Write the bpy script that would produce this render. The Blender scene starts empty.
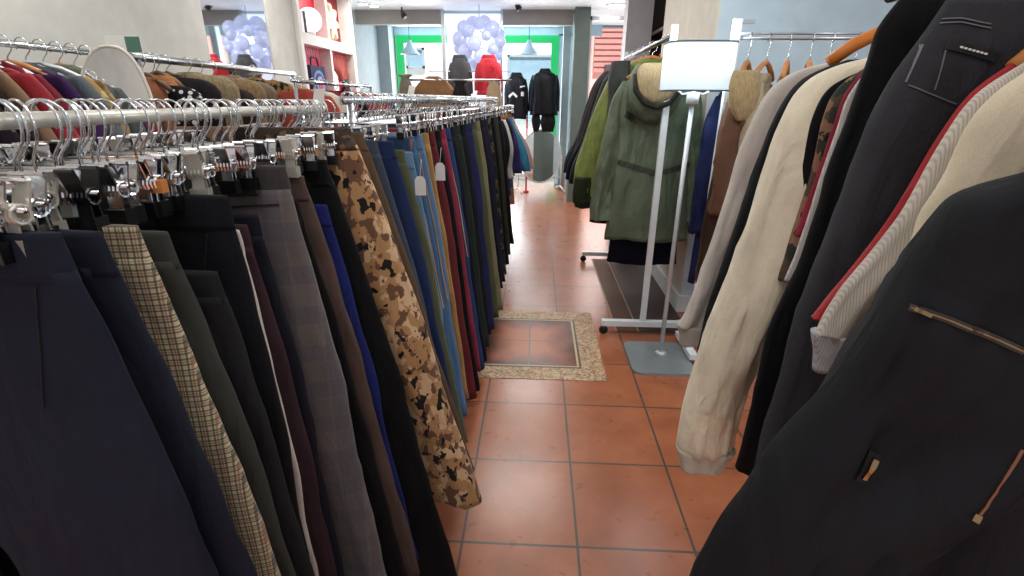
import bpy, math, random
from mathutils import Vector, Matrix, noise
from mathutils.bvhtree import BVHTree
random.seed(7)
COL = bpy.context.scene.collection
PI = math.pi
# ---------------------------------------------------------------- camera
F, H = 495.0, 1.40
d = Vector((26, 188, -F)).normalized()
u = Vector((12, 1452, F)).normalized()
u = (u - d * u.dot(d)).normalized()
r = d.cross(u)
M = Matrix((r, d, u))                       # camera vector -> world vector
cam_data = bpy.data.cameras.new('camera'); cam_data.sensor_width = 36; cam_data.lens = 36 * F / 1024
cam_data.clip_start = 0.02
cam = bpy.data.objects.new('camera', cam_data); COL.objects.link(cam)
mw = M.to_4x4(); mw.translation = (0, 0, H); cam.matrix_world = mw
bpy.context.scene.camera = cam
def at(px, py, Y):
    v = M @ Vector((px - 512, 288 - py, -F)); t = Y / v.y
    return Vector((v.x * t, Y, v.z * t + H))
def atz(px, py, Z):
    v = M @ Vector((px - 512, 288 - py, -F)); t = (Z - H) / v.z
    return Vector((v.x * t, v.y * t, Z))
# ---------------------------------------------------------------- materials
def lin(h):
    h = h.lstrip('#'); o = []
    for i in (0, 2, 4):
        c = int(h[i:i+2], 16) / 255
        o.append(c / 12.92 if c <= 0.04045 else ((c + 0.055) / 1.055) ** 2.4)
    return (*o, 1)
MC = {}
class NT:
    def __init__(s, name):
        s.m = bpy.data.materials.new(name); s.m.use_nodes = True
        s.n = s.m.node_tree.nodes; s.l = s.m.node_tree.links
        s.b = s.n['Principled BSDF']
    def add(s, t, **k):
        x = s.n.new(t)
        for a, b in k.items(): setattr(x, a, b)
        return x
    def link(s, a, b): s.l.new(a, b)
    def coord(s, scale=(1, 1, 1), rot=(0, 0, 0), loc=(0, 0, 0)):
        t = s.add('ShaderNodeTexCoord'); mp = s.add('ShaderNodeMapping')
        mp.inputs['Scale'].default_value = scale; mp.inputs['Rotation'].default_value = rot; mp.inputs['Location'].default_value = loc
        s.link(t.outputs['Object'], mp.inputs['Vector']); return mp.outputs[0]
    def noise(s, vec, scale, detail=3, rough=.5):
        x = s.add('ShaderNodeTexNoise'); x.inputs['Scale'].default_value = scale; x.inputs['Detail'].default_value = detail
        x.inputs['Roughness'].default_value = rough; s.link(vec, x.inputs['Vector']); return x.outputs['Fac']
    def ramp(s, fac, stops, mode='LINEAR'):
        x = s.add('ShaderNodeValToRGB'); cr = x.color_ramp; cr.interpolation = mode
        while len(cr.elements) < len(stops): cr.elements.new(.5)
        for e, (p, c) in zip(cr.elements, stops): e.position = p; e.color = c if not isinstance(c, str) else lin(c)
        s.link(fac, x.inputs[0]); return x.outputs[0]
    def mix(s, fac, a, b, bt='MIX'):
        x = s.add('ShaderNodeMix', data_type='RGBA', blend_type=bt)
        for v, i in ((fac, 0), (a, 6), (b, 7)):
            if hasattr(v, 'is_linked'): s.link(v, x.inputs[i])
            else: x.inputs[i].default_value = lin(v) if isinstance(v, str) else v
        return x.outputs[2]
    def math(s, op, a, b=0.0):
        x = s.add('ShaderNodeMath', operation=op)
        for v, i in ((a, 0), (b, 1)):
            if hasattr(v, 'is_linked'): s.link(v, x.inputs[i])
            else: x.inputs[i].default_value = v
        return x.outputs[0]
    def bump(s, h, st, dist=.002, crease=0):
        x = s.add('ShaderNodeBump')
        if crease:
            y = s.add('ShaderNodeBump'); y.inputs['Strength'].default_value = .6; y.inputs['Distance'].default_value = crease
            w = s.add('ShaderNodeTexNoise'); w.inputs['Scale'].default_value = 11; w.inputs['Detail'].default_value = 4; w.inputs['Distortion'].default_value = 1.2; w.inputs['Roughness'].default_value = .45
            s.link(s.coord((1.3, 1.3, .5), (0, .5, 0)), w.inputs['Vector']); s.link(w.outputs['Fac'], y.inputs['Height']); s.link(y.outputs[0], x.inputs['Normal'])
        x.inputs['Strength'].default_value = st; x.inputs['Distance'].default_value = dist
        s.link(h, x.inputs['Height']); s.link(x.outputs[0], s.b.inputs['Normal'])
    def color(s, c):
        if hasattr(c, 'is_linked'): s.link(c, s.b.inputs['Base Color'])
        else: s.b.inputs['Base Color'].default_value = lin(c) if isinstance(c, str) else c
def sc(c, k): return (c[0] * k, c[1] * k, c[2] * k, 1)
def plain(name, col, rough=.5, metal=0, bump=0):
    k = ('p', name)
    if k in MC: return MC[k]
    t = NT(name); c = lin(col)
    v = t.coord(); n = t.noise(v, 9, 3)
    t.color(t.ramp(n, [(.3, sc(c, .93)), (.7, sc(c, 1.05))]))
    t.b.inputs['Roughness'].default_value = rough; t.b.inputs['Metallic'].default_value = metal
    if bump: t.bump(t.noise(v, 120, 2), bump)
    MC[k] = t.m; return t.m
def emis(name, col, strength, base=None):
    k = ('e', name)
    if k in MC: return MC[k]
    t = NT(name); t.color(base or col); t.b.inputs['Emission Color'].default_value = lin(col); t.b.inputs['Emission Strength'].default_value = strength
    MC[k] = t.m; return t.m
def fabric(col, kind='wool', c2=None, c3=None):
    k = (kind, col, c2, c3)
    if k in MC: return MC[k]
    t = NT(kind + '_fabric'); c = lin(col); lum = .3*c[0]+.6*c[1]+.1*c[2]; kk = .52 + .36 * min(1, lum * 1.6); g_ = (c[0]+c[1]+c[2])/3; c = tuple((q*.9 + g_*.1)*kk for q in c[:3]) + (1,)
    if c2: q2 = lin(c2); c2 = sc(q2, .72)
    if c3: q3 = lin(c3); c3 = sc(q3, .72)
    v = t.coord()
    big = t.noise(v, 7, 3, .6)
    base = t.ramp(big, [(.25, sc(c, .75)), (.75, sc(c, 1.2))])
    t.b.inputs['Roughness'].default_value = .85
    t.b.inputs['Sheen Weight'].default_value = .10 if lum > .15 else 0.0
    t.b.inputs['Specular IOR Level'].default_value = .35 if lum > .05 else .22
    if kind == 'denim':
        fade = t.noise(t.coord((9, 9, .8)), 2.2, 4, .6)
        base = t.mix(t.math('MULTIPLY', fade, .55), base, c2 or sc(c, 2.2))
        base = t.mix(.22, base, t.ramp(t.noise(t.coord((1, 1, 1), (0, .8, 0)), 700, 1), [(.4, sc(c, .4)), (.6, sc(c, 2.4))]))
        t.bump(t.noise(v, 500, 1), .25, .002, .018)
    elif kind in ('plaid', 'gingham', 'stripe', 'herring'):
        def band(axis, scl, lo, hi):
            w = t.add('ShaderNodeTexWave', wave_type='BANDS', bands_direction=axis, wave_profile='SIN'); w.inputs['Scale'].default_value = scl
            w.inputs['Distortion'].default_value = 0; t.link(v, w.inputs['Vector'])
            return t.ramp(w.outputs['Fac'], [(lo, (0, 0, 0, 1)), (hi, (1, 1, 1, 1))])
        if kind == 'plaid':
            a = band('X', 4.0, .4, .65); b = band('Z', 4.0, .4, .65)
            base = t.mix(t.math('MULTIPLY', a, .5), base, c2); base = t.mix(t.math('MULTIPLY', b, .5), base, c2)
            base = t.mix(t.math('MULTIPLY', band('X', 8.0, .93, .98), .3), base, c3)
            base = t.mix(t.math('MULTIPLY', band('Z', 8.0, .93, .98), .2), base, c3)
            base = t.mix(.12, base, t.ramp(t.noise(v, 800, 1), [(.4, (0.01, .01, .01, 1)), (.6, (.2, .19, .2, 1))]))
        elif kind == 'gingham':
            a = band('X', 44, .72, .84); b = band('Z', 44, .72, .84)
            base = t.mix(t.math('MULTIPLY', a, .75), base, c2); base = t.mix(t.math('MULTIPLY', b, .75), base, c2)
            base = t.mix(t.math('MULTIPLY', band('X', 22, .93, .98), .6), base, c3); base = t.mix(t.math('MULTIPLY', band('Z', 22, .93, .98), .6), base, c3)
        elif kind == 'stripe':
            base = t.mix(t.math('MULTIPLY', band('X', 120, .45, .8), .45), base, c2)
        t.bump(t.noise(v, 450, 1), .3, .001, .018)
    elif kind == 'camo':
        n1 = t.noise(t.coord((1, 1, .75)), 23, 3, .5); n2 = t.noise(t.coord((1, 1, .75), loc=(5, 3, 1)), 33, 3, .5); n3 = t.noise(t.coord((1.2, 1, .8), loc=(2, 8, 4)), 30, 2)
        base = t.ramp(n1, [(0, c), (.46, c), (.47, c2), (1, c2)], 'CONSTANT')
        base = t.mix(t.ramp(n2, [(0, (0, 0, 0, 1)), (.56, (1, 1, 1, 1))], 'CONSTANT'), base, c3)
        base = t.mix(t.ramp(n3, [(0, (0, 0, 0, 1)), (.61, (1, 1, 1, 1))], 'CONSTANT'), base, '#15100e')
        t.bump(t.noise(v, 300, 1), .2, .001, .02)
    elif kind == 'floral':
        n1 = t.add('ShaderNodeTexVoronoi'); n1.inputs['Scale'].default_value = 26; t.link(v, n1.inputs['Vector'])
        base = t.mix(t.ramp(n1.outputs['Distance'], [(.33, (1, 1, 1, 1)), (.42, (0, 0, 0, 1))]), base, c2)
        n2 = t.noise(v, 18, 2); base = t.mix(t.ramp(n2, [(.55, (0, 0, 0, 1)), (.6, (1, 1, 1, 1))]), base, c3)
    elif kind == 'dots':
        n1 = t.add('ShaderNodeTexVoronoi', feature='F1'); n1.inputs['Scale'].default_value = 28; n1.inputs['Randomness'].default_value = .5; t.link(v, n1.inputs['Vector'])
        base = t.mix(t.ramp(n1.outputs['Distance'], [(.30, (1, 1, 1, 1)), (.36, (0, 0, 0, 1))]), base, c2)
    elif kind == 'fur':
        n = t.noise(t.coord((1, 1, .25)), 110, 4, .7)
        base = t.mix(t.ramp(n, [(.35, (0, 0, 0, 1)), (.65, (1, 1, 1, 1))]), base, c2 or sc(c, 2))
        t.bump(n, .9, .01)
    elif kind == 'leather':
        t.b.inputs['Roughness'].default_value = .42; t.b.inputs['Sheen Weight'].default_value = 0
        t.bump(t.noise(v, 160, 3), .25)
    elif kind == 'satin':
        t.b.inputs['Roughness'].default_value = .62; t.b.inputs['Sheen Weight'].default_value = 0
        t.bump(t.noise(v, 14, 3), .3, .006, .03)
    else:
        base = t.mix(.08, base, t.ramp(t.noise(v, 900, 1), [(.4, sc(c, .4)), (.6, sc(c, 2.0))]))
        t.bump(t.noise(v, 700, 2), .22, .001, .022)
    t.color(base); MC[k] = t.m; return t.m
CHROME = plain('chrome', '#d6d8da', .16, 1); STEEL = plain('brushed_steel', '#b9bcc0', .3, 1)
BLACKP = plain('black_plastic', '#0c0c0e', .3); WHITEP = plain('white_painted_metal', '#dfe4e6', .35)
WOOD = plain('pale_hanger_wood', '#c07c3c', .4); ORANGEW = plain('orange_hanger_wood', '#d27a26', .4)
PAPER = plain('paper_tag', '#e8e6e0', .7); BRASS = plain('aged_brass', '#9a7f5c', .35, 1)
CLEARP = NT('clear_plastic'); CLEARP.b.inputs['Transmission Weight'].default_value = .6; CLEARP.b.inputs['Roughness'].default_value = .15; CLEARP.color('#e3dfd2'); CLEARP = CLEARP.m
# ---------------------------------------------------------------- mesh helpers
def mk(name, vs, fs, mat, parent=None, smooth=True, kind=None):
    me = bpy.data.meshes.new(name); off = parent['_o'] if parent is not None and '_o' in parent else (0, 0, 0)
    off = Vector(off)
    me.from_pydata([tuple(Vector(v) - off) for v in vs], [], fs); me.update()
    if smooth:
        for p in me.polygons: p.use_smooth = True
    me.materials.append(mat)
    o = bpy.data.objects.new(name, me); COL.objects.link(o)
    if parent is not None: o.parent = parent; o['_o'] = (0, 0, 0) if False else tuple(off)
    if kind: o['kind'] = kind
    return o
def thing(name, label, cat, loc, group=None):
    o = bpy.data.objects.new(name, None); COL.objects.link(o); o.location = loc; o.empty_display_size = .05
    o['label'] = label; o['category'] = cat; o['_o'] = tuple(loc)
    if group: o['group'] = group
    return o
class G:
    def __init__(s): s.v = []; s.f = []
    def add(s, vs, fs): k = len(s.v); s.v += [tuple(v) for v in vs]; s.f += [tuple(i + k for i in f) for f in fs]; return s
    def box(s, a, b):
        x0, y0, z0 = a; x1, y1, z1 = b
        return s.add([(x0,y0,z0),(x1,y0,z0),(x1,y1,z0),(x0,y1,z0),(x0,y0,z1),(x1,y0,z1),(x1,y1,z1),(x0,y1,z1)],
            [(0,3,2,1),(4,5,6,7),(0,1,5,4),(1,2,6,5),(2,3,7,6),(3,0,4,7)])
    def tube(s, pts, rad, n=8, cap=True):
        pts = [Vector(p) for p in pts]; k = len(pts); vs = []; fs = []; up = None
        for i, p in enumerate(pts):
            t = (pts[min(i+1, k-1)] - pts[max(i-1, 0)]).normalized()
            if up is None:
                up = Vector((0, 0, 1)) if abs(t.z) < .9 else Vector((1, 0, 0))
            a = t.cross(up).normalized(); b = a.cross(t).normalized(); up = b
            rr = rad[i] if isinstance(rad, (list, tuple)) else rad
            for j in range(n):
                q = 2 * PI * j / n; vs.append(p + a * rr * math.cos(q) + b * rr * math.sin(q))
        for i in range(k - 1):
            for j in range(n): fs.append((i*n+j, i*n+(j+1) % n, (i+1)*n+(j+1) % n, (i+1)*n+j))
        if cap: fs.append(tuple(range(n-1, -1, -1))); fs.append(tuple(range((k-1)*n, k*n)))
        return s.add(vs, fs)
    def sphere(s, c, rx, ry=None, rz=None, nu=16, nv=10):
        ry = ry or rx; rz = rz or rx; vs = []; fs = []
        for i in range(nv + 1):
            a = PI * i / nv
            for j in range(nu):
                b = 2 * PI * j / nu; vs.append((c[0] + rx*math.sin(a)*math.cos(b), c[1] + ry*math.sin(a)*math.sin(b), c[2] + rz*math.cos(a)))
        for i in range(nv):
            for j in range(nu): fs.append((i*nu+j, (i+1)*nu+j, (i+1)*nu+(j+1) % nu, i*nu+(j+1) % nu))
        return s.add(vs, fs)
    def prism(s, pts, y0, y1):      # outline in xz extruded along y
        n = len(pts); vs = [(x, y0, z) for x, z in pts] + [(x, y1, z) for x, z in pts]
        return s.add(vs, [tuple(range(n)), tuple(range(2*n-1, n-1, -1))] + [(i, i+n, (i+1) % n + n, (i+1) % n) for i in range(n)])
    def build(s, name, mat, parent=None, smooth=True, kind=None): return mk(name, s.v, s.f, mat, parent, smooth, kind)
def tag(o, label=None, cat=None, group=None, kind=None):
    if label: o['label'] = label
    if cat: o['category'] = cat
    if group: o['group'] = group
    if kind: o['kind'] = kind
    return o
def structure(name, g, mat, smooth=False):
    return g.build(name, mat, None, smooth, 'structure')
def cr(p, t):
    n = len(p) - 1; x = t * n; i = min(int(x), n - 1); q = x - i
    a = p[max(i-1, 0)]; b = p[i]; c = p[i+1]; e = p[min(i+2, n)]
    return [.5 * (2*B + (C-A)*q + (2*A-5*B+4*C-E)*q*q + (3*B-A-3*C+E)*q**3) for A, B, C, E in zip(a, b, c, e)]
def loft(rows, seed=0, fold=.012, nf=3, rings=30, n=36, wob=.004, y_lean=0.0, axis=None):
    """closed cloth shell; rows = (x_left, x_right, z, y, thickness) from top to bottom"""
    vs = []; fs = []
    for i in range(rings + 1):
        t = i / rings; xl, xr, z, y, th = cr(rows, t); c = (xl + xr) / 2; w = (xr - xl) / 2
        amp = fold * min(1, .15 + t * 1.3)
        for j in range(n):
            a = 2 * PI * j / n; ca, sa = math.cos(a), math.sin(a)
            uu = (abs(ca) ** .8) * (1 if ca > 0 else -1)
            f = math.sin(uu * nf * 1.7 + seed * 1.3 + .6 * math.sin(t * 3 + seed)) * .6 + noise.noise(Vector((uu * nf * .8 + seed * 7.1, t * 2.2, seed))) * .9
            cre = noise.noise(Vector((uu * 3.1 + seed, z * 14, seed * 2.7)))
            x = c + w * uu + wob * 1.6 * noise.noise(Vector((z * 7, seed * 3.3, 1.5 if uu > 0 else 8.5))) * min(1, t * 4)
            f += .38 * noise.noise(Vector((uu * 6.5 + seed * 3.1 + z * 3, t * 2.4 + uu * 2, seed + 9))) + .16 * noise.noise(Vector((uu * 9 + seed + z * 16, z * 9 - uu * 5, seed)))
            rn = noise.noise(Vector((uu * 1.9 + z * 4.5 + seed, z * 5 - uu * 1.3, seed * 2.1))); f += .55 * (1 - min(1, 2.4 * abs(rn))) ** 2 * min(1, t * 6)
            yy = y + th * (abs(sa) ** .7) * (1 if sa > 0 else -1) * (1 + .12 * cre) + amp * f + wob * cre
            vs.append((x, yy, z + wob * .8 * math.sin(uu * 4 + seed) * (1 if i == rings else 0)))
    for i in range(rings):
        for j in range(n): fs.append((i*n+j, (i+1)*n+j, (i+1)*n+(j+1) % n, i*n+(j+1) % n))
    fs.append(tuple(range(n))); fs.append(tuple(range((rings+1)*n-1, rings*n-1, -1)))
    if axis:                         # turn about a vertical axis (x, y, angle)
        cx, cy, an = axis; ca, sa = math.cos(an), math.sin(an)
        vs = [(cx + (x-cx)*ca - (y-cy)*sa, cy + (x-cx)*sa + (y-cy)*ca, z) for x, y, z in vs]
    return vs, fs
def surf_strip(geos, pts, w, mat, name, parent, lift=.0025, th=.0012, steps=8, close=False, px=False):
    """thin raised strip (seam, zip, pocket welt) that follows the cloth; pts = world (x, z)"""
    V = []; Fc = []
    for vs, fs in geos:
        k = len(V); V += vs; Fc += [tuple(i + k for i in f) for f in fs]
    bv = BVHTree.FromPolygons([Vector(v) for v in V], Fc)
    if px:
        q_ = []
        for a in pts:
            v_ = (M @ Vector((a[0]-512, 288-a[1], -F))).normalized(); h_ = bv.ray_cast(Vector((0, 0, H)), v_)
            if h_[0] is not None: q_.append((h_[0].x, h_[0].z))
        pts = q_
        if len(pts) < 2: return None
    P = []
    for a, b in zip(pts, pts[1:]):
        for i in range(steps): P.append((a[0] + (b[0]-a[0]) * i / steps, a[1] + (b[1]-a[1]) * i / steps))
    P.append(pts[-1]); g = G(); L = []
    for i, (x, z) in enumerate(P):
        q = P[min(i+1, len(P)-1)]; p = P[max(i-1, 0)]
        tx, tz = q[0]-p[0], q[1]-p[1]; l = math.hypot(tx, tz) or 1; nx, nz = -tz/l*w/2, tx/l*w/2
        row = []
        for sx in (-1, 1):
            h = bv.ray_cast(Vector((x + nx*sx, -3, z + nz*sx)), Vector((0, 1, 0)))
            if h[0] is None: row = None; break
            row.append(h[0] + Vector((0, -lift, 0)))
        if row: L.append(row)
    if len(L) < 2: return None
    vs = []; fs = []
    for a, b in L: vs += [a, b, b + Vector((0, th, 0)), a + Vector((0, th, 0))]
    for i in range(len(L) - 1):
        for j in range(4): fs.append((i*4+j, i*4+(j+1) % 4, (i+1)*4+(j+1) % 4, (i+1)*4+j))
    fs += [(3, 2, 1, 0), tuple(len(vs)-4+j for j in range(4))]
    return mk(name, vs, fs, mat, parent, False)
def copy_tree(o, parent=None):
    c = o.copy(); COL.objects.link(c)
    if parent: c.parent = parent
    for ch in o.children: copy_tree(ch, c)
    return c
def arc(cx, cz, r_, a0, a1, n, y=0): return [(cx + r_*math.cos(a0+(a1-a0)*i/n), y, cz + r_*math.sin(a0+(a1-a0)*i/n)) for i in range(n+1)]

# ================================================================ SETTING
def tile_mat():
    t = NT('terracotta_tiles'); t_ = t
    tc = t.add('ShaderNodeTexCoord'); sep = t.add('ShaderNodeSeparateXYZ'); t.link(tc.outputs['Object'], sep.inputs[0])
    def line(o, off, sz):
        q = t.math('FRACT', t.math('DIVIDE', t.math('SUBTRACT', o, off), sz)); a = t.math('ABSOLUTE', t.math('SUBTRACT', q, .5))
        return t.math('GREATER_THAN', a, .5 - .0045 / sz)
    gx = line(sep.outputs[0], .167, .389); gy = line(sep.outputs[1], 1.252, .4155)
    gm = t.math('MAXIMUM', gx, gy)
    fl = t.add('ShaderNodeVectorMath', operation='FLOOR'); cmb = t.add('ShaderNodeCombineXYZ')
    t.link(t.math('DIVIDE', t.math('SUBTRACT', sep.outputs[0], .167), .389), cmb.inputs[0]); t.link(t.math('DIVIDE', t.math('SUBTRACT', sep.outputs[1], 1.252), .4155), cmb.inputs[1])
    t.link(cmb.outputs[0], fl.inputs[0]); wn = t.add('ShaderNodeTexWhiteNoise'); t.link(fl.outputs[0], wn.inputs['Vector'])
    n = t.noise(t.coord(), 5, 5, .6)
    base = t.ramp(n, [(.25, '#895032'), (.55, '#a66240'), (.8, '#b27653')])
    base = t.mix(t.math('MULTIPLY', wn.outputs['Value'], .3), base, '#8f4c30')
    t.color(t.mix(gm, base, '#4c4038'))
    rg = t.ramp(t.noise(t.coord(), 14, 3), [(.3, (.27, .27, .27, 1)), (.7, (.31, .31, .31, 1))]); t.link(rg, t.b.inputs['Roughness'])
    t.b.inputs['Coat Weight'].default_value = .35; t.b.inputs['Coat Roughness'].default_value = .22
    t.bump(t.math('SUBTRACT', 1.0, gm), .5, .002); return t.m
structure('floor', G().box((-2.75, -1.6, -.08), (2.75, 9.2, 0)), tile_mat())
WALL = plain('cream_wall_paint', '#cccbc4', .85, 0, .08); GREYW = plain('grey_wall_paint', '#8e989b', .8, 0, .05); BLUEW = plain('cool_white_wall_paint', '#bccad2', .85, 0, .06)
BEIGEW = plain('warm_white_wall_paint', '#cfc8bb', .85); WHITEW = plain('white_paint', '#dfe2e2', .6)
structure('ceiling', G().box((-2.75, -1.6, 2.53), (2.75, 9.2, 2.63)), emis('glowing_ceiling_paint', '#e6ecf0', .22))  # faint emission in the paint stands in for light bounced onto the ceiling
structure('wall_left', G().box((-2.75, -1.6, 0), (-2.6, 9.2, 2.62)).box((-2.6, -1.6, 0), (-2.3, 3.71, 2.62)), WALL)
structure('wall_right', G().box((1.04, 3.3, 0), (2.6, 4.7, 2.62)).box((1.62, 4.7, 0), (2.75, 9.2, 2.62)).box((2.6, -1.6, 0), (2.75, 4.7, 2.62)), BLUEW)
structure('wall_side', G().box((1.034, 3.3, 0), (1.0399, 4.7, 2.62)), BEIGEW)
structure('baseboard_right', G().box((1.012, 3.28, 0), (1.034, 4.7, .12)).box((1.034, 3.28, 0), (2.6, 3.3, .12)), WHITEW)
structure('trim_1', G().box((-2.6, 4.62, 0), (-2.3, 5.1, 2.62)), WALL)                      # cream pillar on the left
structure('trim_2', G().box((-2.6, 6.66, 0), (-2.56, 9.0, 2.62)).box((-2.56, 8.6, 0), (-2.38, 9.0, 2.5)), GREYW)
GREYF = plain('grey_fascia', '#93918d', .6)
structure('trim_3', G().box((-2.52, 7.5, 2.355), (-1.345, 7.62, 2.53)).box((-.5, 7.5, 2.345), (.45, 7.62, 2.53)), GREYF)
structure('trim_4', G().box((.46, 7.3, 0), (.66, 7.62, 2.62)), plain('green_grey_column_paint', '#5f6c66', .7))
structure('trim_5', G().box((.93, 6.0, 0), (1.2, 6.25, 2.62)), plain('pale_column_paint', '#c2c2c4', .6))
structure('trim_6', G().box((.36, 8.3, 0), (.47, 8.4, 2.55)), plain('steel_grey_post', '#8fa0a4', .35, .5))
structure('trim_7', G().box((-1.34, 7.5, 0), (-1.30, 7.6, 2.62)).box((-.53, 7.5, 0), (-.5, 7.6, 2.62)), STEEL)
structure('trim_8', G().box((-2.6, 9.0, 2.5), (1.62, 9.15, 2.62)).box((-2.6, 9.0, 0), (-2.45, 9.15, 2.5)), GREYW)
structure('trim_9', G().box((-2.52, 7.62, 2.5), (.66, 9.0, 2.53)), plain('window_bay_ceiling', '#c4dbe6', .8))
# decorative mosaic inlay in the floor
def mosaic():
    t = NT('mosaic_border'); v = t.coord()
    n = t.noise(v, 34, 2, .6); w = t.add('ShaderNodeTexVoronoi'); w.inputs['Scale'].default_value = 17; t.link(v, w.inputs['Vector'])
    b = t.ramp(n, [(.36, '#8a5f42'), (.47, '#bb9a74'), (.56, '#c4a985'), (.66, '#6f6048')]); b = t.mix(t.ramp(w.outputs['Distance'], [(.12, (1,1,1,1)), (.3, (0,0,0,1))]), b, '#a9623e')
    v2 = t.add('ShaderNodeTexVoronoi', feature='DISTANCE_TO_EDGE'); v2.inputs['Scale'].default_value = 24; t.link(v, v2.inputs['Vector'])
    b = t.mix(t.ramp(v2.outputs['Distance'], [(.02, (.75,.75,.75,1)), (.06, (0,0,0,1))]), b, '#6c5a42')
    t.color(b); t.b.inputs['Roughness'].default_value = .5; return t.m
X0, X1, Y0, Y1 = -.44, .403, 2.31, 3.215; bw = .125
def frame(x0, x1, y0, y1, w, z0, z1):
    return G().box((x0, y0, z0), (x1, y0+w, z1)).box((x0, y1-w, z0), (x1, y1, z1)).box((x0, y0+w, z0), (x0+w, y1-w, z1)).box((x1-w, y0+w, z0), (x1, y1-w, z1))
structure('trim_10', frame(X0, X1, Y0, Y1, bw, 0, .0025), mosaic())
structure('trim_11', frame(X0+bw, X1-bw, Y0+bw, Y1-bw, .012, 0, .003), plain('dark_border_line', '#3a3a38', .4))
structure('trim_12', frame(X0+bw+.012, X1-bw-.012, Y0+bw+.012, Y1-bw-.012, .012, 0, .003), plain('tan_border_line', '#c0a078', .5))
def inner_tile():
    t = NT('burnished_tile'); tc = t.add('ShaderNodeTexCoord'); sep = t.add('ShaderNodeSeparateXYZ'); t.link(tc.outputs['Object'], sep.inputs[0])
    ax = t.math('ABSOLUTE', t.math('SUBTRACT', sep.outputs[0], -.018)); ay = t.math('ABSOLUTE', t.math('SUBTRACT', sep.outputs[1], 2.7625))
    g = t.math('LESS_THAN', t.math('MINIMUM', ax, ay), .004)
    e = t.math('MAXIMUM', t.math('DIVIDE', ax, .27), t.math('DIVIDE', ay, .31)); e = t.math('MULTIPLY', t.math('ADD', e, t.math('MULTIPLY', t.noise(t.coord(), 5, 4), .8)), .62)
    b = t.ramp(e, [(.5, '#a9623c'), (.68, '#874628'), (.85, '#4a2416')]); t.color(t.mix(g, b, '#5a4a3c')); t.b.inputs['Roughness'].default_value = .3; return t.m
k = bw + .024
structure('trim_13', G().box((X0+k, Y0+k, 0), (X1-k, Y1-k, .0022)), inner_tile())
DKT = plain('dark_brown_tile', '#351a13', .5)
structure('trim_14', G().box((.69, 2.93, 0), (1.012, 4.5, .002)), DKT)
structure('trim_15', G().box((.55, 2.93, 0), (.68, 4.5, .0022)), plain('brown_strip_tile', '#5c3520', .6))
structure('trim_16', G().box((.538, 2.93, 0), (.549, 4.5, .0025)).box((.681, 2.93, 0), (.69, 4.5, .0025)), plain('tan_line', '#a88762', .5))

# shop window with its bright green frame
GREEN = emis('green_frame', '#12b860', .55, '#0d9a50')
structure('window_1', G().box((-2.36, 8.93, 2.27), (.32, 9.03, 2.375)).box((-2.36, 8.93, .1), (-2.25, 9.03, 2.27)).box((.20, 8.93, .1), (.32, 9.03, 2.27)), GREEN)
structure('wall_front', G().box((-2.56, 8.95, 2.375), (1.0, 9.05, 2.54)).box((.32, 8.95, 0), (.62, 9.05, 2.4)), plain('cool_bay_paint', '#b9d2dc', .7))
gm = NT('window_glass'); gm.b.inputs['Roughness'].default_value = .02; gm.b.inputs['Transmission Weight'].default_value = 1; gm.b.inputs['IOR'].default_value = 1.05; gm.color('#eef6f6')
structure('window_2', G().box((-2.25, 8.98, .1), (.2, 8.99, 2.27)), gm.m)
structure('window_3', G().box((.66, 7.5, 0), (.70, 7.56, 2.45)).box((1.55, 7.5, 0), (1.6, 7.56, 2.45)).box((.66, 7.5, 2.4), (1.6, 7.56, 2.45)), STEEL)
# street outside
structure('ground', G().box((-8, 9.2, -.1), (8, 20, -.02)), plain('street_paving', '#b7b3ad', .8))
b1 = thing('street_building', 'pale street building front seen through the green framed shop window', 'building', (-1.5, 13, 0))
G().box((-6, 13, 0), (1.15, 13.3, 5)).build('wall', plain('white_facade', '#f4f4f2', .8), b1, False)
for i, (x, z, w, h) in enumerate(((-4.1, 2.0, .5, .6), (-3.2, 2.1, .45, .45), (-2.1, 1.9, .8, .9), (-.75, .9, 1.2, 1.5), (-4.3, .6, 1.2, 1.0))):
    fr = frame(x, x+w, 0, 1, .05, 0, .1)
    g = G().box((x, 12.93, z), (x+.05, 13, z+h)).box((x+w-.05, 12.93, z), (x+w, 13, z+h)).box((x, 12.93, z), (x+w, 13, z+.05)).box((x, 12.93, z+h-.05), (x+w, 13, z+h))
    wo = g.build('window', plain('facade_frame', '#9aa5ac', .6), b1, False); G().box((x+.05, 12.96, z+.05), (x+w-.05, 12.99, z+h-.05)).build('pane', plain('facade_pane', '#8ba3b4', .15), wo, False)
b2 = thing('pink_building', 'pink street building with horizontal roller shutter beyond the right doorway', 'building', (2.2, 12.5, 0))
G().box((1.2, 12.5, 0), (4.5, 12.8, 4.5)).build('wall', plain('pink_facade', '#eeb0a6', .8), b2, False)
g = G()
for i in range(11): g.box((1.25, 12.44, 2.0+i*.12), (2.6, 12.5, 2.0+i*.12+.085))
g.build('shutter', plain('rose_shutter', '#b98079', .6), b2, False)
G().box((1.5, 12.35, 1.98), (1.95, 12.5, 2.16)).build('sign_board', plain('dark_sign', '#4b3f3f', .5), b2, False)

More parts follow.
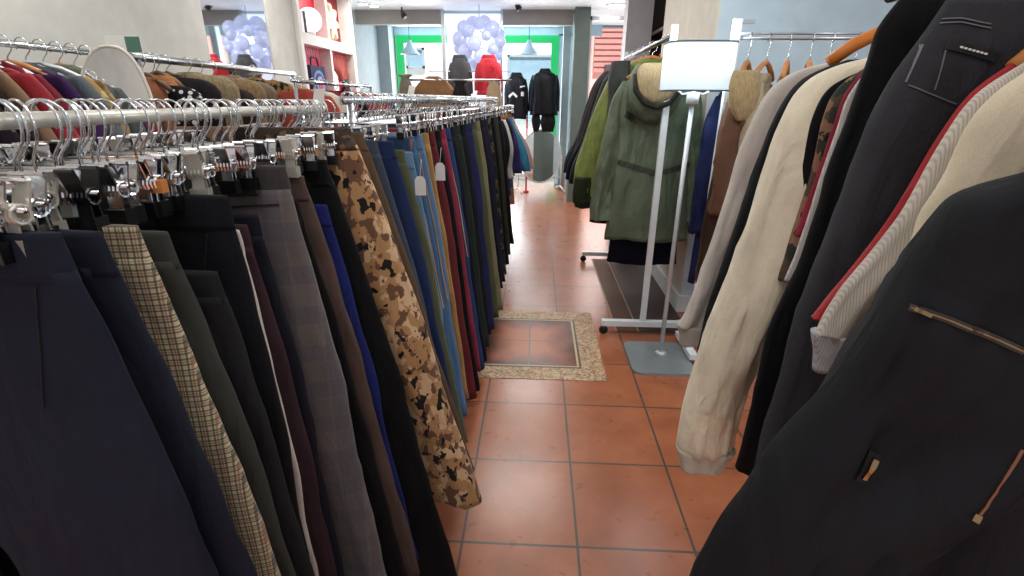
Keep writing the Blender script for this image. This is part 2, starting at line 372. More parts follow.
# ================================================================ HANGERS
def hook_pts(zr, rr, x=0, lean=0.0):
    """wire hook over a rail of radius rr at height 0, shank going down zr"""
    R = rr + .012
    pts = [(x + .0, 0, -zr), (x, 0, -zr*.72), (x + R*.25, 0, -zr*.6), (x + R*.85, 0, -zr*.36), (x + R*1.02, 0, -zr*.18), (x + R*1.02, 0, -.004)]
    pts += [(x + R*math.cos(a), 0, R*math.sin(a)) for a in [PI*i/10 for i in range(0, 11)]][1:]
    pts += [(x - R, 0, -.006), (x - R*.86, 0, -.014)]
    return pts
def clip_hanger(loc, mat_bar=None, black=False, hw=.18, drop=.068, label=None, group=None, wooden=False):
    o = thing('wooden_clip_hanger' if wooden else 'clip_hanger', label, 'hanger', (0, 0, 0), group)
    G().tube(hook_pts(drop, .0125), .0019, 7).build('hook', CHROME, o)
    if wooden: G().box((-hw, -.006, -drop-.016), (hw, .006, -drop)).build('bar', WOOD, o, False)
    else: G().tube([(-hw, 0, -drop), (hw, 0, -drop)], .0026, 8).build('bar', CHROME, o)
    for sx in (-1, 1):
        x = sx * (hw - .016); g = G(); zt = -drop
        for k in range(5): g.tube([(x-.010+.005*k, .0085*math.cos(i*PI/5), zt - .004 + .0085*math.sin(i*PI/5)) for i in range(11)], .0017, 5, False)
        for sy in (-1, 1):
            g.add(*plate(x, .010, .015*sy, zt+.024, .0045*sy, zt-.010)); g.add(*plate(x, .008, .0045*sy, zt-.010, .0065*sy, zt-.036))
            g.tube([(x-.010, .015*sy, zt+.024), (x+.010, .015*sy, zt+.024)], .0026, 6)
        c = g.build('clip', BLACKP if black else CHROME, o, False)
        G().box((x-.012, -.009, zt-.046), (x+.012, .009, zt-.026)).build('clip_pad', BLACKP, c, False)
    o.location = loc
    return o
def plate(x, hw, y0, z0, y1, z1, t=.0022):
    return ([(x-hw, y0, z0), (x+hw, y0, z0), (x+hw, y1, z1), (x-hw, y1, z1), (x-hw, y0+t, z0), (x+hw, y0+t, z0), (x+hw, y1+t, z1), (x-hw, y1+t, z1)],
            [(0,3,2,1), (4,5,6,7), (0,1,5,4), (1,2,6,5), (2,3,7,6), (3,0,4,7)])
for_copy = {}
def hang(kind, loc, rz, label, group, s=1.0):
    if kind not in for_copy:
        for_copy[kind] = clip_hanger((0, 0, 0), black=(kind == 'black'), wooden=(kind == 'wood'), label=label, group=group)
        o = for_copy[kind]
        if kind == 'clear':
            for c_ in o.children:
                if c_.name.startswith('clip'):
                    c_.data.materials[0] = CLEARP
                    for p_ in c_.children: p_.data.materials[0] = CLEARP
    else: o = copy_tree(for_copy[kind])
    o['label'] = label; o['group'] = group
    o.location = loc; o.rotation_euler = (0, 0, rz); o['_o'] = tuple(loc)
    return o
def coat_hanger(x, y, zr, rz, mat, label, group, hw=.2, rr=.014, drop=.075, name='wooden_hanger'):
    o = thing(name, label, 'hanger', (0, 0, 0), group)
    G().tube(hook_pts(drop, rr), .0022, 7).build('hook', CHROME, o)
    g = G(); pts = [(-hw, 0, -drop-.075), (-hw*.75, 0, -drop-.045), (-hw*.35, 0, -drop-.014), (0, 0, -drop), (hw*.35, 0, -drop-.014), (hw*.75, 0, -drop-.045), (hw, 0, -drop-.075)]
    g.tube(pts, [.012, .013, .012, .011, .012, .013, .012], 10); g.build('shoulder_bar', mat, o)
    o.location = (x, y, zr); o.rotation_euler = (0, 0, rz); o['_o'] = (x, y, zr)
    return o

# ================================================================ LEFT TROUSER RACKS
RX, RZ = -.65, 1.372
def rack_rail(x0, y0, x1, y1, z, name, label, posts, rad=.014, mat=CHROME, foot=.3, posts_mat=None):
    o = thing(name, label, 'clothes rack', ((x0+x1)/2, (y0+y1)/2, 0))
    G().tube([(x0, y0, z), (x1, y1, z)], rad, 14).build('rail', mat, o)
    for t in posts:
        x = x0+(x1-x0)*t; y = y0+(y1-y0)*t
        p = G().tube([(x, y, .06), (x, y, z)], rad*.95, 12).build('upright', posts_mat or mat, o)
        G().box((x-foot, y-.016, .055), (x+foot, y+.016, .085)).build('foot', posts_mat or mat, o, False)
        for sx in (-1, 1): G().tube([(x+sx*foot*.93, y-.01, .0285), (x+sx*foot*.93, y+.01, .0285)], .0275, 14).build('caster', BLACKP, p)
    return o
rack_rail(RX, .02, RX, 1.56, RZ, 'clothes_rack', 'near left chrome clothes rack hung with smart trousers on clip hangers', (0.02, .97), .0105, plain('cream_rail', '#d9d5c8', .3, .35), .2)
R2 = (-.60, 1.62, -.40, 5.25, 1.395)
rack_rail(*R2[:5], 'clothes_rack', 'second left chrome clothes rack hung with jeans, behind the camouflage trousers', (0.01, .93), .013, foot=.07)
def railx(Y): return RX if Y < 1.58 else R2[0] + (R2[2]-R2[0]) * (Y-R2[1]) / (R2[3]-R2[1])
def railz(Y): return RZ if Y < 1.58 else R2[4]
def trousers(Y, mat, te, be, hemz=None, label='', wmat=None, name='trousers', th=.015, fold=.010, group=None, te_world=None, detail=False, hangk='chrome', loops=False, seed=None, flare=0, hemwid=None, n=40, rings=40):
    sd = random.random() * 9 if seed is None else seed
    if te_world: A = Vector(te_world)
    else: A = at(*te, Y)
    B = at(*be, Y) if not isinstance(be, Vector) else be
    zb = hemz if hemz is not None else B.z
    kx = (B.x - A.x) / (B.z - A.z); xb = A.x + kx * (zb - A.z)
    xc = railx(Y); xc = min(xc, A.x - .13); o = thing(name, label, 'trousers' if name == 'trousers' else name, (xc, Y, zb), group)
    zt = A.z; Ld = zt - zb; geos = []
    bulge = .009
    def row(f, side, inner, th_):
        z = zt - Ld * f; e = A.x + kx * (z - zt) + bulge * math.sin(PI * min(1, f * 1.6)) + (flare * max(0, f - .6))
        half = e - xc; inn = inner
        return (xc + inn, xc + half, z, Y, th_) if side > 0 else (xc - half, xc - inn, z, Y, th_)
    he = xb - xc; hw = hemwid or max(.16, min(.21, he * .55))
    for side in (1, -1):
        rows = [row(.035, side, -.004, th*.8), row(.15, side, -.004, th), row(.27, side, -.002, th*1.1), row(.42, side, max(.01, (he-hw)*.28), th*1.2), row(.6, side, max(.02, (he-hw)*.55), th*1.2), row(.8, side, (he-hw)*.8, th*1.2), row(1, side, he-hw, th*1.15)]
        ge = loft(rows, sd + side, fold, 2.2, rings, n); geos.append(ge); mk('leg', *ge, mat, o)
    wb = loft([(2*xc - A.x - .002, A.x + .002, zt, Y, th*.75), (2*xc - A.x - .004, A.x + .004, zt - .02, Y, th*.95), (2*xc - A.x - .002 + kx*.045*Ld, A.x + .002 - kx*.045*Ld, zt - Ld*.045, Y, th*1.0)], sd, .001, 2, 6, n, .001)
    mk('waistband', *wb, wmat or mat, o); geos.append(wb)
    if detail:
        W = surf_strip
        s = W(geos, [(A.x-.03, zt - .05), (A.x-.06, zt-.18)], .0014, plain('seam_shadow', '#101014', .9), 'pocket', o)
        for dx in (.10, .2):
            W(geos, [(A.x-dx, zt+.0), (A.x-dx, zt-.05)], .010, wmat or mat, 'belt_loop', o, .005, .004)
    hz = railz(Y)
    hg = hang(hangk, (xc if abs(xc - railx(Y)) < .05 else railx(Y), Y, hz), random.uniform(-.09, .09), 'chrome clip hanger gripping trousers on the near left rail' if Y < 1.58 else 'chrome clip hanger gripping trousers on the second left rail', 'clip hangers holding trousers, near left rail' if Y < 1.58 else 'clip hangers holding trousers, second left rail')
    if hangk != 'chrome': hg['label'] = 'clip hanger with big black clips on the near left rail' if hangk == 'black' else 'pale wooden clip hanger on the near left rail'; hg['group'] = 'black clip hangers, near left rail' if hangk == 'black' else 'wooden clip hangers, near left rail'
    return o, geos, A
def swing_tag(root, x, y, z, w=.035, h=.05):
    g = G().prism([(x-w/2, z), (x-w/2, z-h*.8), (x-w/2, z-h), (x+w/2, z-h), (x+w/2, z), (x+w*.25, z+h*.25), (x-w*.25, z+h*.25)], y-.001, y)
    t = g.build('price_tag', PAPER, root, False); G().tube([(x, y, z+h*.2), (x+.006, y+.006, z+h*1.3)], .0008, 5).build('string', PAPER, t)
NAVY = fabric('#232a3d', 'wool'); NAVY2 = fabric('#252b3d', 'wool')
trousers(.42, NAVY, (58, 233), (210, 576), .25, 'dark navy pleated wool trousers, nearest pair at the left edge', hemwid=.36, detail=True, hangk='chrome', th=.014, fold=.008)
trousers(.462, NAVY2, (100, 232), (247, 576), .25, 'navy suit trousers hanging between the nearest navy pair and the gingham pair', hemwid=.36, detail=True, hangk='chrome', th=.013, fold=.007)
trousers(.515, fabric('#cdbf98', 'gingham', '#3c4038', '#8a5240'), (136, 226), (279, 576), .25, 'cream, green and red gingham check trousers', hemwid=.36, hangk='black', th=.013, fold=.006)
trousers(.552, fabric('#43473f', 'wool'), (166, 232), (293, 576), .25, 'grey green trousers hanging directly behind the gingham check pair', th=.012, fold=.006)
o, ge, A = trousers(.60, fabric('#2b2c2f', 'wool'), (216, 272), (312, 576), .22, 'charcoal trousers with a folded waist hanging lower than their neighbours', hangk='chrome', th=.013, fold=.006)
o, ge, A = trousers(.655, fabric('#15171f', 'wool'), (226, 196), (312, 576), .25, 'black wide-waisted trousers in front of the grey plaid pair', detail=True, th=.016, fold=.006)
trousers(.695, fabric('#d8d2c4', 'wool'), (238, 230), (318, 576), .25, 'white trousers showing as a thin strip beside the plum pair', th=.009, fold=.003)
trousers(.725, fabric('#4b323b', 'wool'), (246, 225), (337, 576), .25, 'plum trousers hanging in front of the grey plaid pair', th=.010, fold=.004)
trousers(.76, fabric('#1c2030', 'wool'), (257, 215), (345, 576), .25, 'ink blue trousers hanging just in front of the grey plaid pair', th=.013, fold=.005)
o, ge, A = trousers(.835, fabric('#7d736d', 'plaid', '#5b5a63', '#85797a'), (284, 166), (386, 576), .2, 'wide grey brown plaid wool trousers', wmat=fabric('#4b4642', 'wool'), detail=False, th=.022, fold=.012, hangk='black')
surf_strip(ge, [(A.x-.21, A.z-.075), (A.x-.01, A.z-.062)], .0025, plain('seam_shadow', '#101014', .9), 'waist_seam', o)
trousers(.90, fabric('#14151b', 'wool'), (296, 200), (408, 576), .22, 'black trousers hanging between the grey plaid and the taupe pair', th=.015, fold=.006)
o, ge, A = trousers(.955, fabric('#6a5348', 'wool'), (303, 176), (419, 576), .2, 'taupe brown corduroy trousers beside the grey plaid pair', th=.018, fold=.012)
trousers(1.01, fabric('#1f2f88', 'wool'), (326, 205), (424, 576), .2, 'cobalt blue trousers showing as a thin strip before the camouflage pair', th=.011, fold=.004)
trousers(1.07, fabric('#101217', 'wool'), (326, 160), (456, 576), .03, 'long black flared trousers in front of the camouflage pair', th=.022, fold=.010, hangk='black')
o, ge, A = trousers(1.20, fabric('#e3bd8c', 'camo', '#c99a68', '#7d5842'), (350, 128), (477, 486), .24, 'tan and brown camouflage print trousers', th=.028, fold=.016, wmat=fabric('#6b5546', 'camo', '#4a3a30', '#8d6848'), hangk='black')
trousers(1.265, fabric('#7b6248', 'wool'), (362, 132), (472, 460), .3, 'tan trousers just behind the camouflage pair', th=.010, fold=.004)
trousers(1.315, fabric('#3b4658', 'denim', '#6b7789'), (376, 140), (452, 410), .3, 'slate grey denim jeans behind the camouflage trousers', th=.017, fold=.010)
trousers(1.40, fabric('#1b2c55', 'denim', '#33508a'), (392, 141), (448, 376), .25, 'dark indigo jeans, first blue pair behind the slate grey denim', th=.022, fold=.012)
trousers(1.46, fabric('#6d7350', 'wool'), (404, 150), (450, 360), .25, 'sage green trousers between the dark indigo and pale blue jeans', th=.012, fold=.006)
trousers(1.53, fabric('#5b86ad', 'denim', '#a3c4de'), (412, 152), (461, 445), .12, 'pale sky blue jeans with a white price tag beside them', th=.020, fold=.012)
JE = [  # bottom pixel, hem height, colour..., top x offset, label
 (1.64, ('#2c405f', 'denim', '#44618a'), (457, 420), .15, 'dark washed blue jeans behind the pale sky blue pair'),
 (1.70, ('#33618f', 'denim', '#6f9cc8'), (466, 447), .10, 'bright mid blue jeans with a tan leather waist patch'),
 (1.80, ('#4476a6', 'denim', '#8db6da'), (468, 425), .12, 'washed light blue jeans behind the bright mid blue pair'),
 (1.88, ('#b98a45', 'wool'), (470, 410), .16, 'mustard yellow trousers between the blue jeans and the red pair'),
 (1.97, ('#7c1f26', 'wool'), (477, 398), .10, 'brick red trousers beside the mustard yellow pair'),
 (2.06, ('#14141a', 'wool'), (480, 390), .08, 'black trousers between the brick red and the crimson pair'),
 (2.15, ('#a82444', 'wool'), (481, 376), .14, 'crimson trousers, second red pair along the rail'),
 (2.24, ('#243b6b', 'denim', '#3f62a0'), (485, 372), .10, 'royal blue jeans just behind the crimson trousers'),
 (2.33, ('#15182a', 'wool'), (487, 364), .10, 'midnight navy trousers reaching almost to the mosaic inlay'),
 (2.45, ('#2c3a30', 'wool'), (489, 350), .12, 'bottle green trousers behind the midnight navy pair'),
 (2.60, ('#20242c', 'wool'), (491, 338), .12, 'near black trousers between the bottle green and the navy pair'),
 (2.76, ('#2a2c6a', 'wool'), (495, 330), .08, 'violet blue trousers hanging lowest before the olive corduroy pair'),
 (2.90, ('#59603a', 'wool'), (499, 318), .10, 'olive green corduroy trousers with a worn surface'),
 (3.02, ('#8f8560', 'wool'), (503, 306), .10, 'khaki trousers edging the olive corduroy pair'),
 (3.16, ('#1b1d20', 'wool'), (503, 290), .2, 'black trousers directly behind the khaki pair'),
 (3.30, ('#2c2450', 'wool'), (505, 280), .2, 'deep purple trousers in the far half of the second rail'),
 (3.45, ('#3b3f2c', 'camo', '#22251c', '#6a6246'), (507, 272), .2, 'dark woodland camouflage trousers in the far half of the rail'),
 (3.62, ('#17181c', 'wool'), (509, 262), .22, 'black trousers behind the woodland camouflage pair'),
 (3.80, ('#4e4a3a', 'wool'), (511, 252), .24, 'brown grey trousers behind the woodland camouflage pair'),
 (4.00, ('#121318', 'satin'), (514, 240), .28, 'shiny black trousers near the far end of the rail')]
for Y, m, be, hz, lab in JE:
    B = atz(*be, hz); B = Vector((B.x * Y / B.y, Y, hz)) ; xr = railx(Y)
    hx = min(B.x, -.12); A_ = (xr + .185, Y, 1.285)
    o, ge, A = trousers(Y, fabric(*m), None, Vector((hx, Y, hz)), hz, lab, te_world=A_, th=.022, fold=.012, n=20, rings=20)
    if 'jeans' in lab:
        TS = plain('jean_stitching', '#c49a5c', .8)
        surf_strip(ge, [(A.x-.012, A.z-.06), (A.x + (hx-A.x)*.25 - .004, A.z-.3), (A.x + (hx-A.x)*.55 - .004, A.z-.62)], .003, TS, 'side_seam', o, .002)
        surf_strip(ge, [(A.x-.03, A.z-.055), (A.x-.045, A.z-.12), (A.x-.012, A.z-.135)], .003, TS, 'pocket_stitching', o, .002)
    if 'patch' in lab: surf_strip(ge, [(A.x-.06, A.z-.02), (A.x-.005, A.z-.03)], .04, plain('tan_leather', '#b06a3e', .5), 'leather_patch', o)
# price tags are parts of jeans: hang two clearly visible ones
for ob in list(COL.objects):
    if ob.get('label', '').startswith('pale sky blue'):
        p = at(415, 180, 1.46); swing_tag(ob, p.x+.015, 1.46, p.z, .032, .045)
    if ob.get('label', '').startswith('mustard'):
        p = at(442, 165, 1.84); swing_tag(ob, p.x, 1.80, p.z, .035, .05)
# empty hangers crowding both rails
for i in range(48):
    Y = .34 + i * .0255 + random.uniform(-.008, .008)
    kd = 'wood' if i % 9 == 1 else 'clear' if i % 4 == 0 else 'chrome'
    h_ = hang(kd, (RX + random.uniform(-.03, .02), Y, RZ), random.uniform(-.35, .35), {'wood': 'pale wooden clip hanger on the near left rail', 'clear': 'hanger with clear plastic clips on the near left rail', 'chrome': 'empty chrome clip hanger crowded on the near left rail'}[kd], {'wood': 'wooden clip hangers, near left rail', 'clear': 'clear clip hangers, near left rail', 'chrome': 'empty chrome hangers, near left rail'}[kd])
for i in range(72):
    Y = 1.66 + i * .049 + random.uniform(-.01, .01)
    hang('chrome', (railx(Y), Y, railz(Y)), random.uniform(-.3, .3), 'empty chrome clip hanger crowded on the second left rail', 'empty chrome hangers, second left rail')
# size tab hanging over the rails
for px, py, Y, lb in ((320, 100, 1.5, 'white paper size tab over the far end of the near left rail'), (412, 92, 2.6, 'white paper size tab midway along the second left rail')):
    p = at(px, py, Y); g = G().prism([(p.x-.012, p.z+.03), (p.x-.04, p.z-.07), (p.x-.01, p.z-.075), (p.x+.02, p.z+.03)], Y-.001, Y)
    tag(g.build('size_tab', PAPER, None, False), lb, 'tab')

# ================================================================ TOPS (shirts, coats)
def top(Y, mat, cx, zneck, edge, cuffw, hemz, label, name='shirt', cat='shirt', zr=None, th=.022, sth=.02, fold=.012, sw=.14, bodyx=None, cuff=None, collar=None, body=True, group=None, rot=0, seed=None, other=True, osc=1.0, n=40, rings=42, hang_mat=None, hang_label=None, hgroup=None, hw=None, hdrop=None, shx=None, bodyhw=None, armz=None):
    """edge: world (x, z) points of the aisle-side sleeve outline, shoulder -> cuff"""
    sd = random.random() * 9 if seed is None else seed
    o = thing(name, label, cat, (cx, Y, hemz), group); ax = (cx, Y, rot) if rot else None
    (sx, sz) = edge[0]; hs = cx - sx; geos = []
    if bodyhw is None: bodyhw = hs
    rows = [(cx-.055, cx+.055, zneck, Y, .012), (cx-.085, cx+.085, zneck-.012, Y, th*.6), (cx-hs*.7, cx+hs*.7, (zneck*.45+sz*.55), Y, th*.75), (cx-hs*.93, cx+hs*.93, sz-.03, Y, th), (cx-bodyhw*.92, cx+bodyhw*.92, sz-.14, Y, th*1.1),
            (cx-bodyhw*.9, cx+bodyhw*.9, sz-.3, Y, th*1.2), (cx-bodyhw*.96, cx+bodyhw*.96, (sz-.3)*.4+hemz*.6, Y, th*1.25), (cx-bodyhw*1.03, cx+bodyhw*1.03, hemz, Y, th*1.2)]
    ge = loft(rows, sd, fold, 3, rings, n+8, axis=ax); geos.append(ge); mk('body', *ge, mat, o)
    L = [(.035 + sx, .06)] ; E = edge; k = len(E) - 1
    srows = []
    for i, (x, z) in enumerate(E):
        w = sw + (cuffw - sw) * max(0, (i - k*.4) / (k*.6))
        if i == 0: srows.append((x+.01, x + min(.12, hs*.8), z+.004, Y, sth*.5))
        elif i == 1: srows.append((x, x + w*.9, z, Y, sth*.85))
        else: srows.append((x, x + w, z, Y, sth))
    ge = loft(srows, sd+2, fold*1.1, 1.4, rings, n, axis=ax); geos.append(ge); sl = mk('sleeve', *ge, mat, o)
    x, z = E[-1]
    if cuff:
        cb = loft([(x-.004, x+cuffw+.004, z+.004, Y, sth*1.02), (x+.006, x+cuffw*.9, z-.025, Y, sth), (x+.01, x+cuffw*.85, z-.05, Y, sth*.9)], sd, .004, 3, 8, n, axis=ax)
        mk('cuff', *cb, cuff, sl); geos.append(cb)
    if other:
        orow = [(cx+(cx-b)*osc, cx+(cx-a)*osc, z, y, t) for a, b, z, y, t in srows]
        ge2 = loft(orow, sd+4, fold*1.1, 1.4, rings, n, axis=ax); mk('sleeve', *ge2, mat, o)
    if collar:
        cg = loft([(cx-.07, cx+.07, zneck+.035, Y, .022), (cx-.085, cx+.085, zneck+.01, Y, .028), (cx-.10, cx+.10, zneck-.025, Y, .026)], sd, .004, 3, 8, n, axis=ax); mk('collar', *cg, collar, o)
    if zr:
        coat_hanger(cx, Y, zr, rot, hang_mat or WOOD, hang_label or 'wooden hanger on the near right rack', hgroup or 'wooden hangers, near right rack', hw or max(.12, hs*.85), drop=hdrop or max(.06, zr - zneck - .012))
    return o, geos
def W_(Y, pts): return [(p.x, p.z) for p in (at(x, y, Y) for x, y in pts)]
CXR, ZR = .70, 1.60
rr_ = rack_rail(CXR, .1, CXR, 1.17, ZR, 'clothes_rack', 'near right chrome clothes rack loaded with jackets and shirts', (.01, .82), .014, foot=.07)
# 1 nearest black jacket
BLK = fabric('#24262b', 'wool')
Y = .42
e = W_(Y, [(1018, 179), (975, 195), (952, 222), (924, 272), (884, 335), (842, 402), (795, 462), (756, 510), (727, 556)]) + [(.20, .80), (.215, .72)]
o, ge = top(Y, BLK, .62, 1.43, e, .17, .62, 'black biker style jacket with brass zips, nearest at bottom right', 'jacket', 'jacket', ZR, th=.035, sth=.045, fold=.022, sw=.24, cuffw=.17, cuff=BLK, collar=BLK, seed=1.2) if False else top(Y, BLK, .62, 1.43, e, .17, .62, 'black biker style jacket with brass zips, nearest at bottom right', 'jacket', 'jacket', ZR, th=.035, sth=.045, fold=.030, sw=.24, cuff=BLK, collar=BLK, seed=1.2)
ZT = plain('brown_zip_tape', '#3a2c24', .6); SH = plain('seam_shadow', '#101014', .9)
surf_strip(ge, [(908, 306), (950, 320), (990, 336), (1023, 351)], .006, ZT, 'zip', o, px=True)
surf_strip(ge, [(908, 306), (950, 320), (990, 336), (1023, 351)], .0014, BRASS, 'zip_teeth', o, .004, px=True)
surf_strip(ge, [(1020, 448), (1004, 474), (984, 505), (974, 520)], .0016, plain('copper_zip', '#8a5a44', .3, .8), 'zip', o, .003, px=True)
surf_strip(ge, [(976, 512), (972, 519)], .004, BRASS, 'zip_pull', o, .004, px=True)
surf_strip(ge, [(912, 307), (928, 314)], .0035, BRASS, 'zip_pull', o, .005, .002, px=True)
surf_strip(ge, [(875, 452), (858, 480)], .009, SH, 'pull_surround', o, .003, .002, px=True)
surf_strip(ge, [(873, 456), (861, 476)], .0045, BRASS, 'zip_pull', o, .006, .003, px=True)
# 2 cream knit
CRM = fabric('#d6c9ac', 'wool')
top(.52, CRM, .66, 1.49, W_(.52, [(1026, 70), (1004, 92), (975, 128), (944, 190), (924, 235), (906, 285)]) + [(.385, 1.05), (.38, .9)], .11, .72, 'cream brushed knit pullover right behind the nearest black jacket', 'sweater', 'sweater', ZR, th=.02, sth=.022, fold=.014, sw=.15, seed=2.2)
# 3 striped shirt
STR = fabric('#c9c0b2', 'stripe', '#8e8a86')
e = W_(.60, [(1014, 66), (978, 95), (945, 140), (912, 193), (880, 243), (847, 288), (815, 335)])
top(.60, STR, .67, 1.50, e, .032+.06, .78, 'beige shirt with fine grey pinstripes and turned back cuff', 'shirt', 'shirt', ZR, th=.016, sth=.018, fold=.008, sw=.15, cuff=fabric('#b9b4b8', 'stripe', '#7e7f8a'), seed=3.1)
# 4 red
e = W_(.665, [(1008, 62), (972, 92), (939, 136), (907, 190), (876, 238), (843, 282), (812, 320)])
top(.665, fabric('#c31420', 'wool'), .68, 1.50, e, .05, .80, 'bright red top showing as an edge behind the pinstriped shirt', 'shirt', 'shirt', ZR, th=.012, sth=.012, fold=.003, sw=.12, seed=3.7)
# 5 black denim jacket
DEN = fabric('#3a3b40', 'denim', '#55565e')
e = W_(.735, [(937, 4), (918, 45), (893, 85), (868, 130), (845, 190), (822, 250), (798, 320), (778, 390), (756, 470)])
o, ge = top(.735, DEN, .70, 1.535, e, .15, .70, 'washed black denim jacket with topstitching and chest pocket', 'jacket', 'jacket', ZR, th=.026, sth=.03, fold=.010, sw=.2, collar=DEN, seed=4.4)
STI = plain('grey_stitching', '#6d6e74', .8); Yf = .705
for pts in ([(934, 20), (960, 18), (990, 24)], [(932, 24), (960, 22), (990, 28)], [(908, 85), (925, 92), (955, 104)], [(945, 50), (940, 70), (934, 90)], [(922, 42), (915, 60), (905, 82)]):
    surf_strip(ge, pts, .0014, STI, 'stitching', o, .002, px=True)
surf_strip(ge, [(944, 44), (970, 50), (996, 58)], .011, plain('pocket_welt', '#14141a', .6), 'pocket_welt', o, .003, px=True)
for k_ in range(7): surf_strip(ge, [(958 + k_*4.0, 47.2 + k_*1.1), (960.6 + k_*4.0, 47.8 + k_*1.1)], .0022, PAPER, 'label_print', o, .0045, px=True)
surf_strip(ge, [(1003, 62), (1012, 65)], .005, STEEL, 'button', o, .004, .003, px=True)
# 6 black coat
BK = fabric('#0e0f14', 'wool')
e = W_(.80, [(893, 2), (880, 28), (868, 62), (850, 115), (832, 165), (816, 215), (800, 262), (782, 305), (765, 355), (748, 420), (736, 470)])
top(.80, BK, .70, 1.535, e, .12, .66, 'long black coat between the black denim jacket and the poppy print top', 'coat', 'coat', ZR, th=.022, sth=.022, fold=.010, sw=.16, seed=5.1)
# 7 white shirt, red, floral, camo group
top(.835, fabric('#cfcac4', 'stripe', '#9aa0aa'), .70, 1.51, W_(.835, [(868, 60), (850, 95), (838, 130), (824, 170), (808, 220), (796, 255), (785, 280)]), .06, .85, 'white and grey shirt showing beside the crimson top', 'shirt', 'shirt', ZR, th=.009, sth=.009, fold=.003, sw=.11, seed=5.5)
top(.86, fabric('#a8183a', 'wool'), .70, 1.51, W_(.86, [(862, 66), (845, 95), (832, 130), (820, 165), (806, 205), (795, 235)]), .07, .62, 'crimson top between the white shirt and the camouflage print top', 'shirt', 'shirt', ZR, th=.010, sth=.010, fold=.003, sw=.11, seed=5.8)
o, ge = top(.89, fabric('#6d5a48', 'camo', '#3c4036', '#a0785e'), .70, 1.50, W_(.89, [(862, 68), (838, 88), (822, 120), (812, 170), (800, 215), (790, 250), (781, 280)]), .07, .62, 'brown and green camouflage print top beside the cream long sleeve', 'shirt', 'shirt', ZR, th=.012, sth=.012, fold=.005, sw=.12, seed=6.0)
top(.915, fabric('#15151c', 'wool'), .70, 1.50, W_(.915, [(858, 72), (832, 88), (815, 118), (806, 160), (801, 200), (796, 240)]), .06, .60, 'black knit top directly beside the cream long sleeve pullover', 'shirt', 'shirt', ZR, th=.010, sth=.010, fold=.003, sw=.11, seed=6.3)
# 8 cream pullover long sleeve
CR2 = fabric('#efe5c8', 'wool')
e = W_(.955, [(872, 58), (838, 66), (808, 84), (785, 122), (762, 185), (742, 242), (720, 300), (698, 360), (684, 410), (678, 448)])
o, ge = top(.955, CR2, .74, 1.49, e, .125, .66, 'cream long sleeve pullover with ribbed cuff reaching lowest', 'sweater', 'sweater', ZR, th=.03, sth=.034, fold=.020, sw=.155, cuff=fabric('#d8d2c0', 'stripe', '#b9b3a2'), seed=6.9)
# floral + grey patterned sleeve pieces and red strip under
top(.88, fabric('#c8c2c0', 'floral', '#4b4046', '#8a6a4c'), .74, 1.30, W_(.88, [(830, 270), (800, 300), (782, 330), (770, 360), (760, 395), (752, 430)]), .05, .62, 'patterned blouse with pale flowers hanging low behind the cream pullover', 'blouse', 'blouse', None, th=.012, sth=.012, fold=.004, sw=.09, seed=7.3, other=False)
top(.845, fabric('#c01424', 'wool'), .74, 1.20, W_(.845, [(812, 300), (800, 320), (786, 350), (775, 385), (766, 420), (759, 448)]), .035, .62, 'red garment strip hanging low between the cream pullover and the black coat', 'shirt', 'shirt', None, th=.008, sth=.008, fold=.003, sw=.05, seed=7.9, other=False)
# 9 black jumper, 10 white jumper
top(1.06, fabric('#0d0e16', 'wool'), .76, 1.485, W_(1.06, [(842, 62), (805, 78), (780, 108), (760, 160), (740, 212), (720, 270), (705, 320), (698, 350)]), .10, .62, 'black knitted jumper between the two cream pullovers', 'sweater', 'sweater', ZR, th=.028, sth=.03, fold=.010, sw=.14, seed=7.7)
top(1.16, fabric('#cfc6bb', 'wool'), .80, 1.49, W_(1.16, [(835, 62), (795, 72), (765, 96), (745, 140), (728, 195), (708, 250), (688, 305), (678, 325)]), .09, .64, 'off white knitted jumper at the far end of the near right rack', 'sweater', 'sweater', None, th=.026, sth=.03, fold=.012, sw=.14, cuff=fabric('#bfb6ab', 'wool'), seed=8.1)
coat_hanger(.735, 1.115, 1.60, 0, ORANGEW, 'orange wooden hanger sticking out at the end of the near right rack', None, .155, drop=.05)

# ================================================================ FAR RIGHT RACK with parkas
def track(name, label, x, y0, y1, z, half):
    o = thing(name, label, 'clothes rack', (x, (y0+y1)/2, 0))
    for y in (y0, y1):
        G().box((x-half, y-.02, .06), (x+half, y+.02, .095)).build('foot', WHITEP, o, False)
        G().box((x-.017, y-.012, .095), (x+.017, y+.012, z+.03)).build('upright', WHITEP, o, False)
        for sx in (-1, 1):
            c = G().tube([(x+sx*half*.95, y-.01, .028), (x+sx*half*.95, y+.01, .028)], .0275, 14).build('caster', BLACKP, o)
            G().tube([(x+sx*half*.95, y, .03), (x+sx*half*.95, y, .062)], .007, 8).build('caster_stem', STEEL, c)
    G().tube([(x, y0, z-.02), (x, y1, z-.02)], .014, 12).build('rail', STEEL, o)
    return o
track('clothes_rack', 'white metal clothes rack holding parkas behind the lamp', .695, 2.90, 4.42, 1.735, .255)
ZP = 1.715
PK = fabric('#748368', 'satin'); PKD = fabric('#363a30', 'satin'); LIME = fabric('#8e9c44', 'satin'); TANF = fabric('#c2a878', 'fur', '#e0caa0')
